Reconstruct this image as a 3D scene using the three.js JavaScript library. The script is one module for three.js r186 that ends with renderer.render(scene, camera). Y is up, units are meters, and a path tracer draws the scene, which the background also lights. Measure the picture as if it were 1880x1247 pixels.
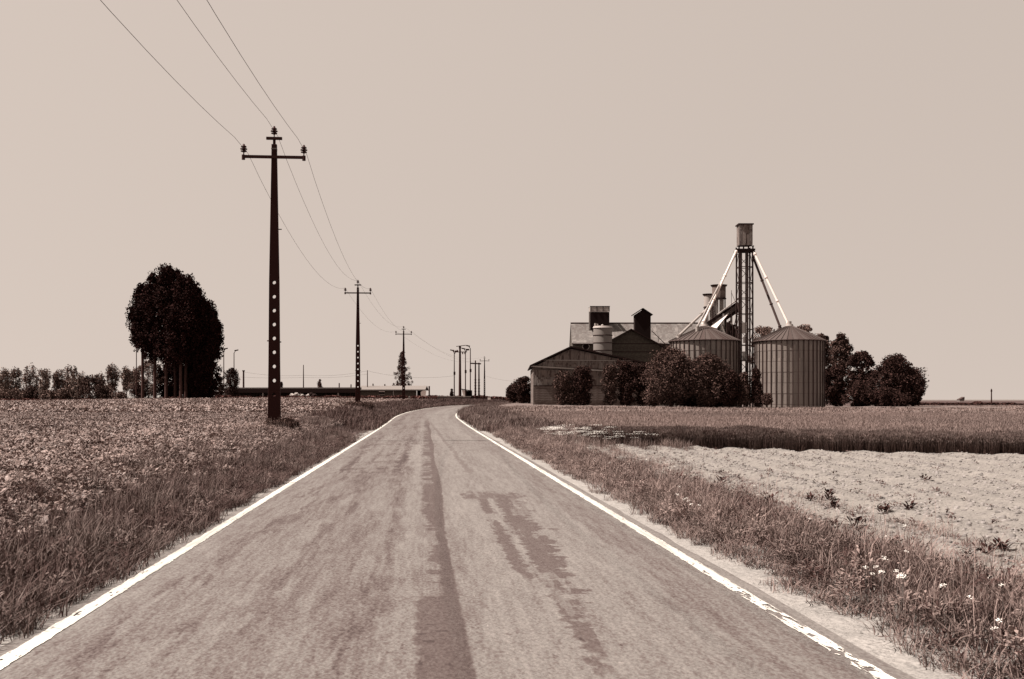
import * as THREE from 'three';
import { mergeGeometries } from 'three/addons/utils/BufferGeometryUtils.js';

// ---------------------------------------------------------------- camera, sky, sun, exposure
const scene = new THREE.Scene();
const EYE = 1.7, F = 2000, HORIZON = 735;                       // lens in pixels of the 1880 x 1247 frame
const camera = new THREE.PerspectiveCamera(2 * Math.atan(HORIZON / F) * 180 / Math.PI, 1880 / 1470, 0.3, 20000);
camera.setViewOffset(1880, 1470, 0, 0, 1880, 1247);             // shift lens: horizon below the middle, verticals stay upright
camera.position.set(0, EYE, 0);
camera.lookAt(0, EYE, -10);
camera.updateProjectionMatrix();
scene.add(camera);

const renderer = new THREE.WebGLRenderer();
renderer.toneMapping = THREE.LinearToneMapping;
renderer.toneMappingExposure = 2.0;
renderer.shadowMap.enabled = true;

const clamp = (x, a = 0, b = 1) => Math.min(b, Math.max(a, x));
const sstep = (a, b, x) => { const t = clamp((x - a) / (b - a)); return t * t * (3 - 2 * t); };
const SUN = new THREE.Vector3(-0.57, 0.80, 0.06).normalize();
{
  const w = 512, h = 256, data = new Float32Array(w * h * 4);
  for (let j = 0; j < h; j++) for (let i = 0; i < w; i++) {
    const ph = ((i + .5) / w - .5) * 2 * Math.PI, th = ((j + .5) / h - .5) * Math.PI;
    const x = Math.cos(ph) * Math.cos(th), y = Math.sin(th), z = Math.sin(ph) * Math.cos(th);
    const toSun = x * SUN.x + y * SUN.y + z * SUN.z;
    const up = Math.max(0, y);
    let L = (0.398 + 0.045 * Math.exp(-up * 4.0) + 0.05 * Math.max(0, toSun) - 0.022 * x) * 0.75;        // hazy near the horizon, deeper towards the zenith
    L *= 1 - .5 * sstep(.3, 1, up);
    const k = (i + j * w) * 4;
    data[k] = L; data[k + 1] = L * 0.85; data[k + 2] = L * 0.752; data[k + 3] = 1;
  }
  const sky = new THREE.DataTexture(data, w, h, THREE.RGBAFormat, THREE.FloatType);
  sky.mapping = THREE.EquirectangularReflectionMapping;
  sky.magFilter = THREE.LinearFilter; sky.minFilter = THREE.LinearFilter;
  sky.wrapS = THREE.RepeatWrapping; sky.needsUpdate = true;
  scene.background = sky;
  scene.environment = sky;
}
const sun = new THREE.DirectionalLight(new THREE.Color().setRGB(1, .91, .83), 5);
sun.position.copy(SUN).multiplyScalar(300);
sun.castShadow = true;
sun.shadow.mapSize.set(4096, 4096);
Object.assign(sun.shadow.camera, { left: -160, right: 160, top: 200, bottom: -200, near: 1, far: 800 });
sun.target.position.set(0, 0, -100);
sun.position.add(sun.target.position);
scene.add(sun, sun.target);

// ---------------------------------------------------------------- helpers
let seed = 12345;
const rnd = () => { seed = (seed + 0x6D2B79F5) | 0; let t = Math.imul(seed ^ (seed >>> 15), 1 | seed); t = (t + Math.imul(t ^ (t >>> 7), 61 | t)) ^ t; return ((t ^ (t >>> 14)) >>> 0) / 4294967296; };
const reseed = (s) => { seed = s | 0; };
const rr = (a, b) => a + (b - a) * rnd();
const mix = (a, b, t) => a + (b - a) * t;
function hash2(x, y) { let h = Math.imul(x, 374761393) + Math.imul(y, 668265263) | 0; h = Math.imul(h ^ (h >>> 13), 1274126177); return ((h ^ (h >>> 16)) >>> 0) / 4294967296; }
function vn(x, y) {
  const xi = Math.floor(x), yi = Math.floor(y), fx = x - xi, fy = y - yi, u = fx * fx * (3 - 2 * fx), v = fy * fy * (3 - 2 * fy);
  const a = hash2(xi, yi), b = hash2(xi + 1, yi), c = hash2(xi, yi + 1), d = hash2(xi + 1, yi + 1);
  return a + (b - a) * u + (c - a) * v + (a - b - c + d) * u * v;
}
const fbm = (x, y, o = 4) => { let s = 0, a = .5, t = 0; for (let i = 0; i < o; i++) { s += a * vn(x, y); t += a; x = x * 2.03 + 17.3; y = y * 2.03 + 9.1; a *= .5; } return s / t; };
// noise that tiles every p cells
function tn(x, y, p) {
  const w = (a) => ((a % p) + p) % p, xi = Math.floor(x), yi = Math.floor(y), fx = x - xi, fy = y - yi, u = fx * fx * (3 - 2 * fx), v = fy * fy * (3 - 2 * fy);
  const a = hash2(w(xi), w(yi)), b = hash2(w(xi + 1), w(yi)), c = hash2(w(xi), w(yi + 1)), d = hash2(w(xi + 1), w(yi + 1));
  return a + (b - a) * u + (c - a) * v + (a - b - c + d) * u * v;
}
function tfbm(x, y, p, o = 4) { let s = 0, a = .5, t = 0; for (let i = 0; i < o; i++) { s += a * tn(x, y, p); t += a; x *= 2; y *= 2; p *= 2; a *= .55; } return s / t; }

// DataTexture from a function of (u, v) giving linear rgb (colour) or a number (data)
function tex(w, h, fn, colour = true) {
  const d = new Uint8Array(w * h * 4), enc = (c) => { c = clamp(c); return 255 * (c <= .0031308 ? c * 12.92 : 1.055 * Math.pow(c, 1 / 2.4) - .055); };
  for (let j = 0; j < h; j++) for (let i = 0; i < w; i++) {
    const c = fn((i + .5) / w, (j + .5) / h), k = (i + j * w) * 4;
    if (colour) { d[k] = enc(c[0]); d[k + 1] = enc(c[1]); d[k + 2] = enc(c[2]); } else d[k] = d[k + 1] = d[k + 2] = 255 * clamp(c);
    d[k + 3] = 255;
  }
  const t = new THREE.DataTexture(d, w, h);
  t.magFilter = THREE.LinearFilter; t.minFilter = THREE.LinearMipmapLinearFilter; t.generateMipmaps = true;
  t.wrapS = t.wrapT = THREE.RepeatWrapping;
  if (colour) t.colorSpace = THREE.SRGBColorSpace;
  t.needsUpdate = true;
  return t;
}
// the warm brown scale of this place: from a brightness to a base colour
const tone = (v) => { const s = Math.sqrt(clamp(v / .13)); return [v, v * mix(.2, .88, s), v * mix(.15, .82, s)]; };
const toneC = (v) => new THREE.Color().setRGB(...tone(v));
// vegetation and straw: the same scale, redder
const vtone = (v) => { const t = tone(v); return [v, t[1] * .84, t[2] * .82]; };
const mat = (v, o = {}) => new THREE.MeshPhysicalMaterial({ specularIntensity: .3, color: typeof v === 'number' ? toneC(v) : new THREE.Color().setRGB(...v), roughness: .9, side: THREE.DoubleSide, ...o });

const used = {};
function numbered(name) { const n = used[name] = (used[name] ?? -1) + 1; return n ? `${name}_${String(n).padStart(3, '0')}` : name; }
function tag(o, label, category, group, kind) {
  if (label) o.userData.label = label;
  if (category) o.userData.category = category;
  if (group) o.userData.group = group;
  if (kind) o.userData.kind = kind;
  return o;
}
function thing(name, label, category, pos = [0, 0, 0], turn = 0, group, kind) {
  const o = new THREE.Group(); o.name = numbered(name); o.position.set(...pos); o.rotation.y = turn; scene.add(o);
  return tag(o, label, category, group, kind);
}
function merged(geos) {
  if (!Array.isArray(geos) && !geos.index && geos.attributes.color) return geos;
  const list = (Array.isArray(geos) ? geos : [geos]).map((g) => {
    g = g.index ? g.toNonIndexed() : g;
    if (!g.attributes.normal) g.computeVertexNormals();
    if (!g.attributes.uv) g.setAttribute('uv', new THREE.BufferAttribute(new Float32Array(g.attributes.position.count * 2), 2));
    for (const k of Object.keys(g.attributes)) if (!['position', 'normal', 'uv'].includes(k)) g.deleteAttribute(k);
    return g;
  });
  return list.length === 1 ? list[0] : mergeGeometries(list, false);
}
function part(name, geos, m, parent = scene, label) {
  const o = new THREE.Mesh(merged(geos), m);
  o.name = parent === scene ? numbered(name) : name; o.castShadow = o.receiveShadow = true;
  if (label) o.userData.label = label;
  parent.add(o);
  return o;
}
function copyOf(root, pos, label, group) {
  const r = root.clone(); r.name = numbered(root.name.replace(/_\d{3}$/, '')); scene.add(r); r.position.set(...pos);
  r.userData = { ...root.userData };
  if (label) r.userData.label = label;
  if (group) r.userData.group = group;
  return r;
}
const V = (x, y, z) => new THREE.Vector3(x, y, z);
const box = (w, h, d, x = 0, y = 0, z = 0, rx = 0, ry = 0, rz = 0) => { const g = new THREE.BoxGeometry(w, h, d); boxUV(g, w, h, d); if (rx) g.rotateX(rx); if (ry) g.rotateY(ry); if (rz) g.rotateZ(rz); return g.translate(x, y, z); };
function boxUV(g, w, h, d) { const n = g.attributes.normal, p = g.attributes.position, u = g.attributes.uv; for (let i = 0; i < p.count; i++) { const nx = Math.abs(n.getX(i)), ny = Math.abs(n.getY(i)); if (nx > .5) u.setXY(i, p.getZ(i), p.getY(i)); else if (ny > .5) u.setXY(i, p.getX(i), p.getZ(i)); else u.setXY(i, p.getX(i), p.getY(i)); } }
function span(a, b) { const m = new THREE.Matrix4(), q = new THREE.Quaternion().setFromUnitVectors(V(0, 1, 0), b.clone().sub(a).normalize()); return m.compose(a.clone().add(b).multiplyScalar(.5), q, V(1, 1, 1)); }
const bar = (a, b, w, d = w) => new THREE.BoxGeometry(w, a.distanceTo(b), d).applyMatrix4(span(a, b));
const rod = (a, b, r0, r1 = r0, n = 8) => new THREE.CylinderGeometry(r1, r0, a.distanceTo(b), n, 1).applyMatrix4(span(a, b));
const poly = (pts, depth, z = 0) => { const s = new THREE.Shape(pts.map((p) => new THREE.Vector2(p[0], p[1]))); return new THREE.ExtrudeGeometry(s, { depth, bevelEnabled: false }).translate(0, 0, z); };
const at = (px, py, d) => V((px - 940) * d / F, EYE + (HORIZON - py) * d / F, -d);

// ---------------------------------------------------------------- the lie of the land
const roadX = (d) => { const e = Math.min(Math.max(0, d - 92), 140), f = Math.max(0, d - 232); return .03 - .0797 * d + .0011 * e * e + .308 * f; };
const roadH = (d) => .9 * sstep(60, 195, d);
function land(x, d) {
  const lat = x - roadX(d), hr = roadH(d), dd = Math.max(0, d);
  const bump = 1.1 * Math.exp(-(((x + 40) / 34) ** 2) / 2 - (((d - 215) / 70) ** 2) / 2);
  const left = .05 + .86 * (1 - Math.exp(-dd / 60)) + bump, right = .35 * sstep(35, 125, d) - .62 * sstep(150, 300, d) * sstep(20, 70, x) + bump;
  const field = (lat < 0 ? left : right) + (fbm(x * .08, d * .08, 2) - .5) * .12;
  const t = sstep(3.3, lat < 0 ? 6.2 : 7, Math.abs(lat));
  return mix(hr, mix(field, .9, sstep(400, 700, d)), t);
}
function grid(us, ds, fn, uvScale = 1) {                 // sheet over (lat, distance), fn gives [x, y, z]
  const nu = us.length, nd = ds.length, p = new Float32Array(nu * nd * 3), uv = new Float32Array(nu * nd * 2), idx = [];
  for (let j = 0; j < nd; j++) for (let i = 0; i < nu; i++) {
    const q = fn(us[i], ds[j], i, j), k = j * nu + i;
    p[k * 3] = q[0]; p[k * 3 + 1] = q[1]; p[k * 3 + 2] = q[2]; uv[k * 2] = q[3] ?? q[0] * uvScale; uv[k * 2 + 1] = q[4] ?? q[2] * uvScale;
    if (i < nu - 1 && j < nd - 1) idx.push(k, k + 1, k + nu, k + 1, k + nu + 1, k + nu);
  }
  const g = new THREE.BufferGeometry();
  g.setAttribute('position', new THREE.BufferAttribute(p, 3)); g.setAttribute('uv', new THREE.BufferAttribute(uv, 2));
  g.setIndex(idx); g.computeVertexNormals();
  return g;
}
const steps = (a, b, n) => Array.from({ length: n + 1 }, (_, i) => a + (b - a) * i / n);
const logs = (a, b, n) => Array.from({ length: n + 1 }, (_, i) => a * Math.pow(b / a, i / n));
// ---------------------------------------------------------------- ground, road, fields
const soilT = tex(1024, 1024, (u, v) => { const n = tfbm(u * 8, v * 8, 8, 7), g = tfbm(u * 90 + 3, v * 90, 90, 3), k = tfbm(u * 5, v * 22, 1e6, 4); const b = clamp(.25 + (n - .5) * .1 + (g - .5) * .12, .05, .45); return [b, b * .92, b * .865]; });
const soilB = tex(1024, 1024, (u, v) => tfbm(u * 24, v * 24, 24, 7), false);
const grassT = tex(512, 512, (u, v) => { const n = tfbm(u * 10, v * 10, 10, 6); return vtone(clamp(.06 + (n - .5) * .09, .015, .2)); });
const rep = (t, x, y = x) => { const c = t.clone(); c.repeat.set(x, y); c.needsUpdate = true; return c; };
const groundM = new THREE.MeshStandardMaterial({ map: rep(grassT, .22), roughness: 1, bumpMap: rep(soilB, .22), bumpScale: .12 });
{
  const us = [-2600, -1600, -1000, -600, -420, ...steps(-320, -120, 20), ...steps(-110, -20, 30), -17, -14, -12, -10, -9, -8, -7, -6.2, -5.5, -5, -4.5, -4, -3.6, -3.3, -2.9, 0, 2.9, 3.3, 3.6, 4, 4.5, 5, 5.5, 6.2, 7, 8, 9, 10, 12, 14, 17, ...steps(20, 110, 30), ...steps(120, 320, 20), 420, 600, 1000, 1600, 2600];
  const ds = [-120, -60, -30, -15, -8, -4, -2, 0, 1, 2, ...steps(3, 60, 57), ...steps(62, 260, 99), ...logs(265, 3500, 40)];
  const g = grid(us, ds, (u, d) => [roadX(d) + u, land(roadX(d) + u, d) - (Math.abs(u) < 3.25 ? .12 : .035), -d]);
  tag(part('ground', g, groundM), 'flat farmland under the fields and verges', 'ground', null, 'structure');
}
// worn asphalt: colour as a function of the place on the road (lat across, d along, metres)
function asphalt(lat, d) {
  const n1 = fbm(lat * 1.3 + 40, d * .35 + 3, 4), st = fbm(lat * 5 + 9, d * .16, 4), grain = vn(lat * 70, d * 38), g2 = fbm(lat * 17, d * 1.3, 4);
  let v = .178 + (n1 - .5) * .03 + (st - .5) * .07 + (grain - .5) * .12 + (g2 - .5) * .07 + (vn(lat * 30 + 5, d * 2) - .5) * .05;
  const fine = vn(lat * 22 + 8, d * 3.2) * .6 + vn(lat * 40, d * 14) * .4 - .5, rag = fbm(lat * 3.5, d * 1.6, 4) - .5 + fine * .22, rag2 = fbm(lat * 1.6 + 5, d * 6, 4) - .5 + fine * .2, rag3 = fbm(lat * 2.2 + 31, d * .9 + 7, 4) - .5 + fine * .3;
  if (lat < -.05) v -= .022;
  // darker wheel tracks of the left lane, light strip beside the seam
  const inb = (a, b, s, w = .12) => sstep(a - w, a + w, lat + s) * (1 - sstep(b - w, b + w, lat + s));
  v -= .055 * inb(-2.3, -1.75, rag3 * .8) * sstep(.44, .52, fbm(lat * 4 + 2, d * .33, 4) + fine * .25);
  v -= .038 * inb(-1.5, -1.1, rag * .7) * sstep(.47, .55, fbm(lat * 4.5 + 12, d * .3, 4) + fine * .25);
  v -= .042 * inb(-.75, -.4, rag * .5) * sstep(.42, .52, fbm(lat * 5 + 77, d * .22, 4) + fine * .25);
  v += .02 * inb(-.36, -.08, rag * .2);
  v += .022 * inb(.4, .95, rag * .3) * .7 + .016 * inb(1.5, 2.05, rag * .5);
  v -= .012 * inb(2.0, 2.6, rag * .2);
  // bitumen band along the seam, ragged on its left, with lighter rungs where it has worn through
  const bandR = .26 + rag2 * .05 + .03 * Math.sin(d * .35), bandL = -.02 - .05 * sstep(16, 24, d) + rag2 * .16 + (fbm(3, d * .8, 3) - .5) * .2;
  let b = sstep(bandL - .03, bandL + .03, lat) * (1 - sstep(bandR - .014, bandR + .014, lat));
  const rung = sstep(.52, .58, vn(lat * 4 + 4, d * 3.4) + fine * .15) * sstep(.4, .48, vn(1.7, d * .6)) * (1 - sstep(.1, .15, lat + rag2 * .1));
  b *= 1 - .85 * rung;
  b *= 1 - sstep(70, 100, d);
  v = mix(v, .08 + (grain - .5) * .06 + (g2 - .5) * .03, b * .9);
  // two torn bitumen streaks in the right lane
  const along = sstep(6.6, 7.6, d + rag3 * 3) * (1 - sstep(19.2, 20.2, d + rag * 2));
  const cx = 1.02 + .012 * (d - 7) , w = .2 + .16 * sstep(9, 13, d) - .15 * sstep(16, 20, d);
  let p = sstep(cx - .02, cx + .02, lat + rag2 * .22) * (1 - sstep(cx + w - .02, cx + w + .02, lat + rag2 * .7 + rag * .2)) * along;
  const cy = .82 + .006 * (d - 9);
  p = Math.max(p, sstep(cy - .02, cy + .02, lat + rag2 * .15) * (1 - sstep(cy + .13, cy + .17, lat + rag2 * .2)) * sstep(8.6, 9.2, d + rag * 2) * (1 - sstep(19.6, 20, d)) * sstep(.36, .42, vn(lat * 2, d * .9 + 3)));
  p = Math.max(p, sstep(18.3, 18.7, d) * (1 - sstep(19.5, 20.2, d + rag * 2)) * sstep(.6, .7, lat + rag) * (1 - sstep(1.5, 1.7, lat + rag)) * .9);
  p *= 1 - .6 * sstep(.6, .68, fbm(lat * 9 + 2, d * .8, 3) + fine * .2);
  v = mix(v, .088 + (grain - .5) * .06 + (g2 - .5) * .02, p * .88);
  // farther streak and old repairs
  const cz = .95 - .012 * (d - 26);
  const q = sstep(cz - .03, cz, lat + rag * .2) * (1 - sstep(cz + .1, cz + .16, lat + rag * .25)) * sstep(24, 26, d) * (1 - sstep(75, 90, d));
  v = mix(v, .115, q * .65);
  const inPatch = sstep(25.2, 25.4, d) * (1 - sstep(52, 53, d)) * sstep(-2.25, -2.2, lat) * (1 - sstep(-.95, -.9, lat));
  v += .022 * inPatch;
  const edge = inPatch * Math.max(Math.exp(-(((lat + 2.02 + rag * .15) / .05) ** 2)), Math.exp(-(((lat + 1.5 + rag * .3) / .05) ** 2)), Math.exp(-(((lat + 1.0 + rag * .15) / .07) ** 2)), Math.exp(-(((d - 26.6) / .22) ** 2)), Math.exp(-(((d - 29.5 + rag) / .25) ** 2)) * .8, Math.exp(-(((d - 33) / .3) ** 2)) * .7);
  v -= .06 * edge * sstep(.3, .5, vn(lat * 3, d));
  const blob = sstep(27, 28, d + rag * 3) * (1 - sstep(40, 42, d)) * sstep(-.52, -.46, lat + rag * .25) * (1 - sstep(-.2, -.13, lat + rag * .3));
  v += .045 * blob;
  v -= .045 * (sstep(24, 27, d) * (1 - sstep(48, 60, d))) * inb(-.78, -.56, rag * .4, .03);
  // fine dark lines across and dark flecks
  v -= .07 * Math.exp(-(((d - 41.5 - lat * .35 - rag * .8) / .07) ** 2)) + .05 * Math.exp(-(((d - 25.25 + rag * .2) / .07) ** 2)) * sstep(-2.5, -2.3, lat) * (1 - sstep(-.7, -.5, lat));
  v -= .06 * sstep(.9, .94, vn(lat * 16 + 3, d * 9)) * sstep(.55, .7, vn(lat * .8, d * .3 + 9));
  v += .16 * sstep(.985, .992, vn(lat * 23 + 51, d * 19));
  // pale dust at the edges
  v += .035 * sstep(2.62, 2.85, Math.abs(lat) + rag * .5) + .02 * sstep(-2.5, -2.75, lat + rag * .9);
  return tone(clamp(v * .7, .03, .34));
}
const HW = 3.02;
const nearT = tex(1024, 2048, (u, v) => asphalt((u - .5) * 2 * HW, 3 + v * 42)), farT = tex(512, 1024, (u, v) => asphalt((u - .5) * 2 * HW, 45 + v * 195));
for (const t of [nearT, farT]) t.wrapS = t.wrapT = THREE.ClampToEdgeWrapping;
const aspB = tex(512, 512, (u, v) => tfbm(u * 60, v * 60, 60, 3), false);
const road = thing('road', 'narrow worn asphalt country road running away and bending right', 'road', [0, 0, 0], 0, null, 'structure');
const crown = (lat) => .03 * (1 - (lat / HW) ** 2);
{
  const us = steps(-HW, HW, 24);
  const wob = (u, d, i) => i === 0 ? -(.05 * fbm(d * 1.3, 4, 3)) : i === 24 ? .06 * fbm(d * 1.1, 8, 3) : 0;
  const mk = (d0, d1, ds) => grid(us, ds, (u, d, i) => { const l = u + wob(u, d, i); return [roadX(d) + l, roadH(d) + crown(u) + (i === 0 || i === 24 ? -.03 : 0), -d, (u + HW) / 2 / HW, (d - d0) / (d1 - d0)]; });
  const asph = (t, r) => new THREE.MeshStandardMaterial({ map: t, roughness: .82, bumpMap: rep(aspB, 6, r), bumpScale: .006 });
  part('road_surface', mk(3, 45, [...steps(3, 45, 84)]), asph(nearT, 42), road);
  part('road_surface', mk(45, 240, steps(45, 240, 160)), asph(farT, 195), road);
  part('road_surface', grid(us, steps(-60, 3, 20), (u, d) => [roadX(d) + u, roadH(d) + crown(u), -d, u, d]), mat(.125), road);
  const paintT = tex(128, 512, (u, v) => { const n = tfbm(u * 4, v * 16, 1e6, 4), g = tfbm(u * 30, v * 120, 1e6, 2), b = clamp(.52 + (n - .5) * .5 + (g - .5) * .4, .16, .7); return [b, b * .94, b * .86]; });
  // painted lines, broken where the paint has flaked
  const flake = (worn) => tex(128, 2048, (u, v) => {
    const d = 3 + v * 42, x = u * .22, e = Math.min(x, .22 - x), n = fbm(x * 26, d * 7, 4), c = vn(x * 60, d * 10), m = fbm(x * 9 + 3, d * 2.2 + 8, 3);
    const rough = e > .042 + (n - .5) * .035 ? 1 : 0, w = worn ? 1 - .8 * sstep(7.5, 15, d) : .12;
    return rough && (n * .55 + m * .45) > .46 * (w > .5 ? w * 1.03 : .62) && !(c > .93 - w * .1) ? 1 : 0;
  }, false);
  for (const [side, worn] of [[-1, 0], [1, 1]]) {
    const al = flake(worn); al.wrapS = al.wrapT = THREE.ClampToEdgeWrapping;
    const paint = (o = {}) => new THREE.MeshStandardMaterial({ map: paintT, roughness: .85, ...o });
    const strip = (ds, vf) => grid([-.11, -.066, .066, .11], ds, (u, d, i) => { const l = side * 2.76 + u; return [roadX(d) + l, roadH(d) + crown(l) + .005, -d, i === 0 ? 0 : i === 3 ? 1 : i === 1 ? .19 : .81, vf(d)]; });
    const line = part('edge_line', strip(steps(3, 45, 84), (d) => (d - 3) / 42), paint({ alphaMap: al, alphaTest: .5 }), road, side < 0 ? 'solid white edge line along the left grass verge' : 'flaking white edge line beside the sandy right shoulder');
    part('far_line', grid([-.066, .066], steps(45, 240, 160), (u, d) => { const l = side * 2.76 + u; return [roadX(d) + l, roadH(d) + crown(l) + .006, -d]; }), paint(), line);
  }
}
// sandy shoulder between the right line and the grass, thin pale strip on the left
const sandM = new THREE.MeshStandardMaterial({ map: rep(soilT, .5), roughness: 1, bumpMap: rep(soilB, .7), bumpScale: .03 });
for (const [side, w, label] of [[1, 1.5, 'pale sandy shoulder between the right edge line and the grass'], [-1, .6, 'thin dusty strip between the left edge line and the tall grass']]) {
  const us = side > 0 ? steps(2.86, 2.86 + w, 12) : steps(-2.86 - w, -2.86, 8);
  const g = grid(us, [...steps(2, 60, 174), ...steps(61, 200, 100)], (u, d) => { const x = roadX(d) + u; return [x, Math.max(land(x, d) - .02, roadH(d) - .03) + (fbm(x * 5, d * 5, 4) - .5) * .05 * sstep(3.02, 3.3, Math.abs(u)) - .004, -d]; });
  tag(part('road_shoulder', g, sandM), label, 'shoulder', null, 'structure');
}
// bare field: pale tilled soil in faint rows
const wheatEdge = (x) => Math.max(20, 40 - .58 * (x - 3.4)) + .7 * (fbm(x * .6, 3, 3) - .5);
const bareH = (x, d) => { const r = x + .03 * d; return land(x, d) + .03 + (.055 * Math.sin(r * 5.2) + .014 * Math.sin(r * 13 + fbm(x, d * .2, 2) * 6)) * .7 + (fbm(x * 2.2, d * 2.2, 4) - .5) * .04 + (fbm(x * 9, d * 9, 3) - .5) * .026; };
{
  const us = [...steps(4.7, 24, 206), ...steps(24.2, 60, 80)], ds = [...steps(-2, 26, 210), ...steps(26.2, 44, 90)];
  const g = grid(us, ds, (u, d) => { const x = roadX(d) + u; return [x, Math.min(bareH(x, d), land(x, d) + .2) - .14 * (1 - sstep(4.8, 5.4, u)), -d]; });
  tag(part('bare_field', g, new THREE.MeshStandardMaterial({ color: new THREE.Color().setRGB(.76, .74, .72), map: rep(soilT, .17), roughness: 1, bumpMap: rep(soilB, .9), bumpScale: .035 })), 'pale bare tilled field to the right of the road before the grain', 'field', null, 'structure');
}
// grain field: dense canopy on its stalks
const wheatT = tex(1024, 1024, (u, v) => { const n = tfbm(u * 12, v * 12, 12, 6), f = tfbm(u * 120, v * 120, 120, 2); return vtone(clamp(.17 + (n - .5) * .08 + (f - .5) * .08, .03, .3)); });
const wheatTop = (x, d) => land(x, d) + .46 + (fbm(x * .7, d * .7, 3) - .5) * .12;
{
  const us = [...steps(6.6, 60, 130), ...steps(62, 260, 60)], ds = [...steps(0, 10, 10), ...steps(12, 92, 90), ...logs(94, 300, 60)];
  const g = grid(us, ds, (u, t) => {
    let x = roadX(36) + u + (roadX(t + 36) - roadX(36)); const d = wheatEdge(x) + 2.6 + t;
    return [x, wheatTop(x, d) - .03 - (t < .5 ? .38 : 0) - .4 * (1 - sstep(6.6, 7.3, u)), -d];
  });
  tag(part('grain_canopy', g, new THREE.MeshStandardMaterial({ map: rep(wheatT, .25), roughness: 1, bumpMap: rep(soilB, .5), bumpScale: .2 })), 'level top of the standing grain field in front of the farm', 'field', null, 'structure');
}
// ---------------------------------------------------------------- grass and crops (uncountable)
function bladeGeo(list, x, z, h, w, lean, turn, bend = .35) {       // one blade: two bent segments
  const c = Math.cos(turn), s = Math.sin(turn), px = -s * w / 2, pz = c * w / 2, l1 = lean * h * .4, l2 = lean * h * (1 + bend);
  const a = [x - px, 0, z - pz], b = [x + px, 0, z + pz], m = [x + c * l1, h * .58, z + s * l1], t = [x + c * l2, h, z + s * l2];
  const e = [m[0] - px * .8, m[1], m[2] - pz * .8], f = [m[0] + px * .8, m[1], m[2] + pz * .8];
  list.push(...a, ...b, ...f, ...a, ...f, ...e, ...e, ...f, ...t);
}
function fromList(list) { const g = new THREE.BufferGeometry(); g.setAttribute('position', new THREE.BufferAttribute(new Float32Array(list), 3)); g.computeVertexNormals(); return g; }
function tuft(n, r, h, w, lean) { const l = []; for (let i = 0; i < n; i++) { const a = rnd() * 6.283, q = r * Math.sqrt(rnd()); bladeGeo(l, Math.cos(a) * q, Math.sin(a) * q, h * rr(.55, 1.1), w * rr(.7, 1.3), rr(.05, lean), rnd() * 6.283); } return fromList(l); }
function leaf(list, p, dir, up, len, wid, droop = .2) {             // pointed oval leaf of four faces along dir
  const side = dir.clone().cross(up).normalize().multiplyScalar(wid / 2), n = up.clone();
  const m = p.clone().addScaledVector(dir, len * .5).addScaledVector(n, len * droop * .5), t = p.clone().addScaledVector(dir, len);
  const l = m.clone().add(side), r = m.clone().sub(side);
  for (const q of [p, r, m, p, m, l, r, t, m, m, t, l]) list.push(q.x, q.y, q.z);
}
function rosette(n, h, r, len, wid) {                               // broad leaved plant
  const l = []; for (let i = 0; i < n; i++) { const a = rnd() * 6.283, q = r * rr(.1, 1), e = rr(-.25, .8); leaf(l, V(Math.cos(a) * q * .6, h * rr(.3, .95), Math.sin(a) * q * .6), V(Math.cos(a) * Math.cos(e), Math.sin(e), Math.sin(a) * Math.cos(e)), V(rr(-.3, .3), 1, rr(-.3, .3)).normalize(), len * rr(.6, 1.2), wid * rr(.7, 1.2)); } return fromList(l);
}
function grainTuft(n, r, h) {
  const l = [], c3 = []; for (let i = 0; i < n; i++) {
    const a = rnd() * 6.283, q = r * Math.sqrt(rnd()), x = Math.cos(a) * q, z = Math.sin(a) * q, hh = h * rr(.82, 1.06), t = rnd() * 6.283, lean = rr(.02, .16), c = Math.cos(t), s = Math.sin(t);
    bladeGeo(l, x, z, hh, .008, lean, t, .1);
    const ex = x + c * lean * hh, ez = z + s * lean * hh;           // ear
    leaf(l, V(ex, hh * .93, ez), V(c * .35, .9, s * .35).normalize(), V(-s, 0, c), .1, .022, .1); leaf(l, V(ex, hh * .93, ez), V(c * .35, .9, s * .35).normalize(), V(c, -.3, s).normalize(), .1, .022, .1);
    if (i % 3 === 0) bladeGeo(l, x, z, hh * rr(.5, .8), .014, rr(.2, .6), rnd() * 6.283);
    while (c3.length < l.length) { const k = c3.length / 3, y = l[k * 3 + 1]; c3.push(...(y > hh * .88 ? [1, 1, 1] : y > hh * .5 ? [.36, .3, .28] : [.2, .15, .13])); }  // shade painted into the stalks towards the foot, lit tone on the ears
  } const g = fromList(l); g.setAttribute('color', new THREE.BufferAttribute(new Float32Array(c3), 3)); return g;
}
function umbel(h, n, r) {                                           // stem with a flat head of small white flowers
  const stem = [], fl = []; bladeGeo(stem, 0, 0, h, .008, .06, 0, 0);
  for (let i = 0; i < n; i++) { const a = rnd() * 6.283, q = r * Math.sqrt(rnd()), s = rr(.004, .008), y = h + rr(-.01, .012), x = Math.cos(a) * q + .06 * h, z = Math.sin(a) * q; for (let k = 0; k < 5; k++) { const b = k * 1.2566, c = b + 1.2566; fl.push(x, y + .004, z, x + Math.cos(c) * s, y, z + Math.sin(c) * s, x + Math.cos(b) * s, y, z + Math.sin(b) * s); } }
  return [fromList(stem), fromList(fl)];
}
const tmpM = new THREE.Matrix4(), tmpQ = new THREE.Quaternion(), tmpE = new THREE.Euler();
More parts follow.
